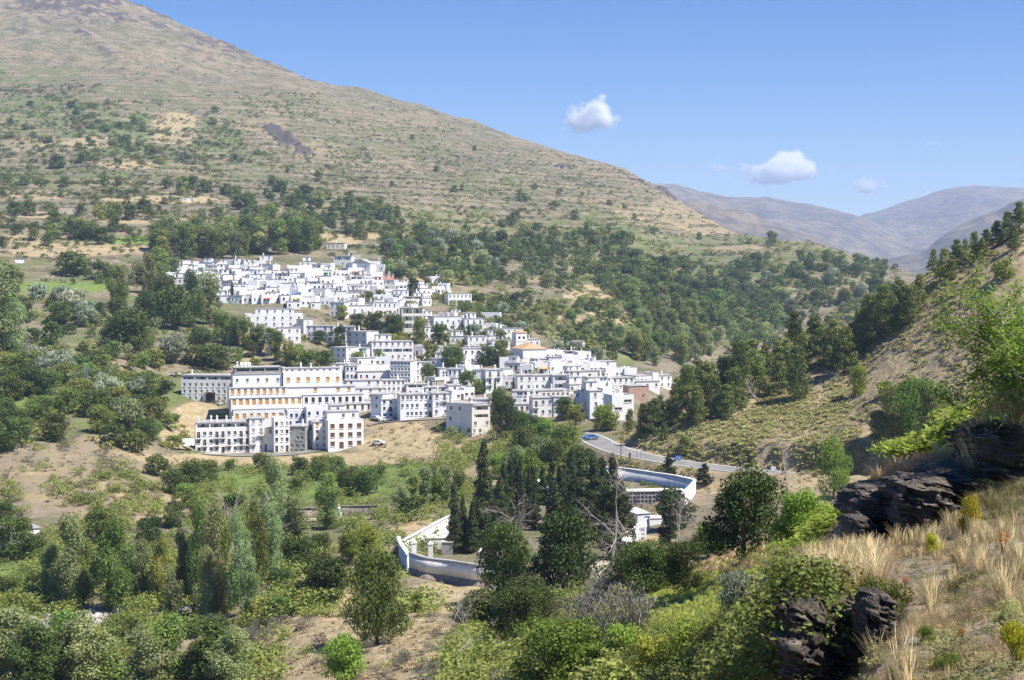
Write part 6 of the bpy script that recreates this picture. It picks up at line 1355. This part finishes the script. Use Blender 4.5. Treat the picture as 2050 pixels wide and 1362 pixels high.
# vehicles
def vehicle(px, py, kind, paint, yaw, label, d0=380, d1=700):
    P = hit(px, py, d0, d1); e = empty('parked_car' if kind == 'car' else 'parked_van', (P[0], P[1], P[2] + .3), R(yaw))
    prof = {'car': [(-2.1, .35), (-2.15, .75), (-1.6, .92), (-1.0, 1.38), (.6, 1.42), (1.25, .98), (2.0, .85), (2.1, .4)], 'van': [(-2.7, .4), (-2.7, 2.5), (1.0, 2.5), (1.2, 1.9), (1.9, 1.25), (2.5, 1.1), (2.6, .45)]}[kind]
    hw = .82 if kind == 'car' else 1.0; mb = MB(); n = len(prof)
    mb.v += [(x, -hw, z) for x, z in prof] + [(x, hw, z) for x, z in prof]
    for i in range(n): j = (i + 1) % n; mb.f.append((i, j, n + j, n + i)); mb.m.append(0)
    mb.f.append(tuple(reversed(range(n)))); mb.m.append(0); mb.f.append(tuple(range(n, 2 * n))); mb.m.append(0)
    link('body', mb.mesh('body', M[paint]), e)
    wb = MB()
    if kind == 'car': q = [(-1.35, .95), (-.9, 1.3), (.5, 1.33), (1.05, .98)]
    else: q = [(1.0, 1.3), (1.0, 1.85), (1.2, 1.85), (1.75, 1.3)]
    for y in (-hw - .01, hw + .01): n0 = len(wb.v); wb.v += [(x, y, z) for x, z in q]; wb.f.append((n0, n0 + 1, n0 + 2, n0 + 3)); wb.m.append(0)
    link('window', wb.mesh('window', M['glass']), e)
    for x in (-1.35, 1.35) if kind == 'car' else (-1.7, 1.7):
        for y in (-hw, hw - .2):
            t_ = MB(); k_ = 12; n0 = 0; t_.v += [(x + .33 * math.cos(6.283 * i / k_), y, .33 + .33 * math.sin(6.283 * i / k_)) for i in range(k_)] + [(x + .33 * math.cos(6.283 * i / k_), y + .22, .33 + .33 * math.sin(6.283 * i / k_)) for i in range(k_)]
            for i in range(k_): j = (i + 1) % k_; t_.f.append((i, j, k_ + j, k_ + i)); t_.m.append(0)
            t_.f.append(tuple(range(k_))); t_.m.append(0); t_.f.append(tuple(range(k_, 2 * k_))); t_.m.append(0); link('wheel', t_.mesh('wheel', M['cardark']), e)
    tag(e, label, 'van' if kind == 'van' else 'car', 'parked vehicles')
vehicle(371, 897, 'van', 'carwhite', 200, 'white box van left of the front-row block', 380, 470)
vehicle(753, 843, 'car', 'carwhite', -40, 'white car parked beside the shaded bluish house', 420, 560); vehicle(774, 845, 'car', 'carwhite', 10, 'white car on the upper street above the earth bank', 420, 560)
vehicle(757, 892, 'car', 'carwhite', -15, 'white car alone on the dry grass right of the front row', 380, 470); vehicle(352, 754, 'car', 'carwhite', 5, 'white car on the lane left of the bluish block', 440, 640)
vehicle(1183, 882, 'car', 'carblue', 30, 'blue car at the road bend', 330, 470)

flush_broadleaf()
# ------------------------------------------------------------------ clouds (beyond the haze box)
def cloud(px, py, wpx, hpx, seed, dens, label, dist=14000):
    u, v = ray(px, py); s = dist / FPX; e_ = (wpx * s / 2, wpx * s * .25, hpx * s / 2)
    import bmesh
    bm = bmesh.new(); bmesh.ops.create_icosphere(bm, subdivisions=4, radius=1); me = bpy.data.meshes.new('cloud'); bm.to_mesh(me); bm.free()
    m = bpy.data.materials.new('cloud_vapour'); m.use_nodes = True; n = m.node_tree; n.nodes.clear(); L = n.links.new
    o_ = n.nodes.new('ShaderNodeOutputMaterial'); pv = n.nodes.new('ShaderNodeVolumePrincipled'); L(pv.outputs[0], o_.inputs['Volume'])
    pv.inputs['Color'].default_value = (1, 1, 1, 1); pv.inputs['Anisotropy'].default_value = -.5
    tc = n.nodes.new('ShaderNodeTexCoord'); ln = n.nodes.new('ShaderNodeVectorMath'); ln.operation = 'LENGTH'; L(tc.outputs['Object'], ln.inputs[0])
    mp = n.nodes.new('ShaderNodeMapping'); mp.inputs['Location'].default_value = (seed * 3.1, seed, 0); mp.inputs['Scale'].default_value = (wpx / hpx, wpx / hpx * .5, 1.1); L(tc.outputs['Object'], mp.inputs[0])
    t = n.nodes.new('ShaderNodeTexNoise'); t.inputs['Scale'].default_value = .95; t.inputs['Detail'].default_value = 6; t.inputs['Roughness'].default_value = .6; L(mp.outputs[0], t.inputs['Vector'])
    a = n.nodes.new('ShaderNodeMath'); a.operation = 'MULTIPLY_ADD'; a.inputs[1].default_value = 2.6; L(t.outputs[0], a.inputs[0])
    b = n.nodes.new('ShaderNodeMath'); b.operation = 'MULTIPLY'; b.inputs[1].default_value = -1.15; L(ln.outputs['Value'], b.inputs[0]); L(b.outputs[0], a.inputs[2])
    mr = n.nodes.new('ShaderNodeMapRange'); mr.inputs[1].default_value = .62; mr.inputs[2].default_value = 1.2; mr.inputs[4].default_value = dens; L(a.outputs[0], mr.inputs[0]); L(mr.outputs[0], pv.inputs['Density'])
    em = pv.inputs['Emission Strength']; em.default_value = 0
    me.materials.append(m); o = link('cloud', me, None, (u * dist, dist, v * dist)); o.scale = e_
    tag(o, label, 'cloud', 'clouds in the sky'); return o
cloud(1183, 234, 170, 100, 1, .05, 'small bright cloud highest in the sky over the mountain ridge')
cloud(1568, 338, 260, 92, 2, .05, 'widest white cloud above the distant hills')
cloud(1742, 374, 130, 50, 2.4, .02, 'small flat white cloud above the gap in the hills')
cloud(1442, 334, 90, 40, 1.4, .012, 'faint wisp of cloud left of the widest cloud')
cloud(1868, 286, 60, 24, 7, .008, 'faintest small cloud high above the right distant hill')
cloud(1870, 392, 140, 34, 6, .012, 'faint cloud touching the right distant hill')

# ------------------------------------------------------------------ haze: a closed box round everything but the clouds
def haze():
    zmin = min(float(V[:, 2].min()), -700) - 1; zt = 900
    mb = MB(); mb.box(-6500, 6500, -60, 12500, zmin, zt); m = bpy.data.materials.new('air_haze'); m.use_nodes = True; n = m.node_tree; n.nodes.clear()
    o = n.nodes.new('ShaderNodeOutputMaterial'); pv = n.nodes.new('ShaderNodeVolumePrincipled'); n.links.new(pv.outputs[0], o.inputs['Volume'])
    pv.inputs['Color'].default_value = (.56, .70, 1, 1); pv.inputs['Density'].default_value = 8.5e-5; pv.inputs['Anisotropy'].default_value = 0
    tag(link('haze', mb.mesh('haze', m)), 'thin blue air haze filling the valley', kind='stuff')
haze()
for o in COL.objects:
    for k in ('_px', '_w'):
        if k in o: del o[k]
from collections import Counter
c_ = Counter(o.name.split('.')[0] for o in COL.objects if o.parent is None); print('COUNTS', c_.most_common(30), len(COL.objects))
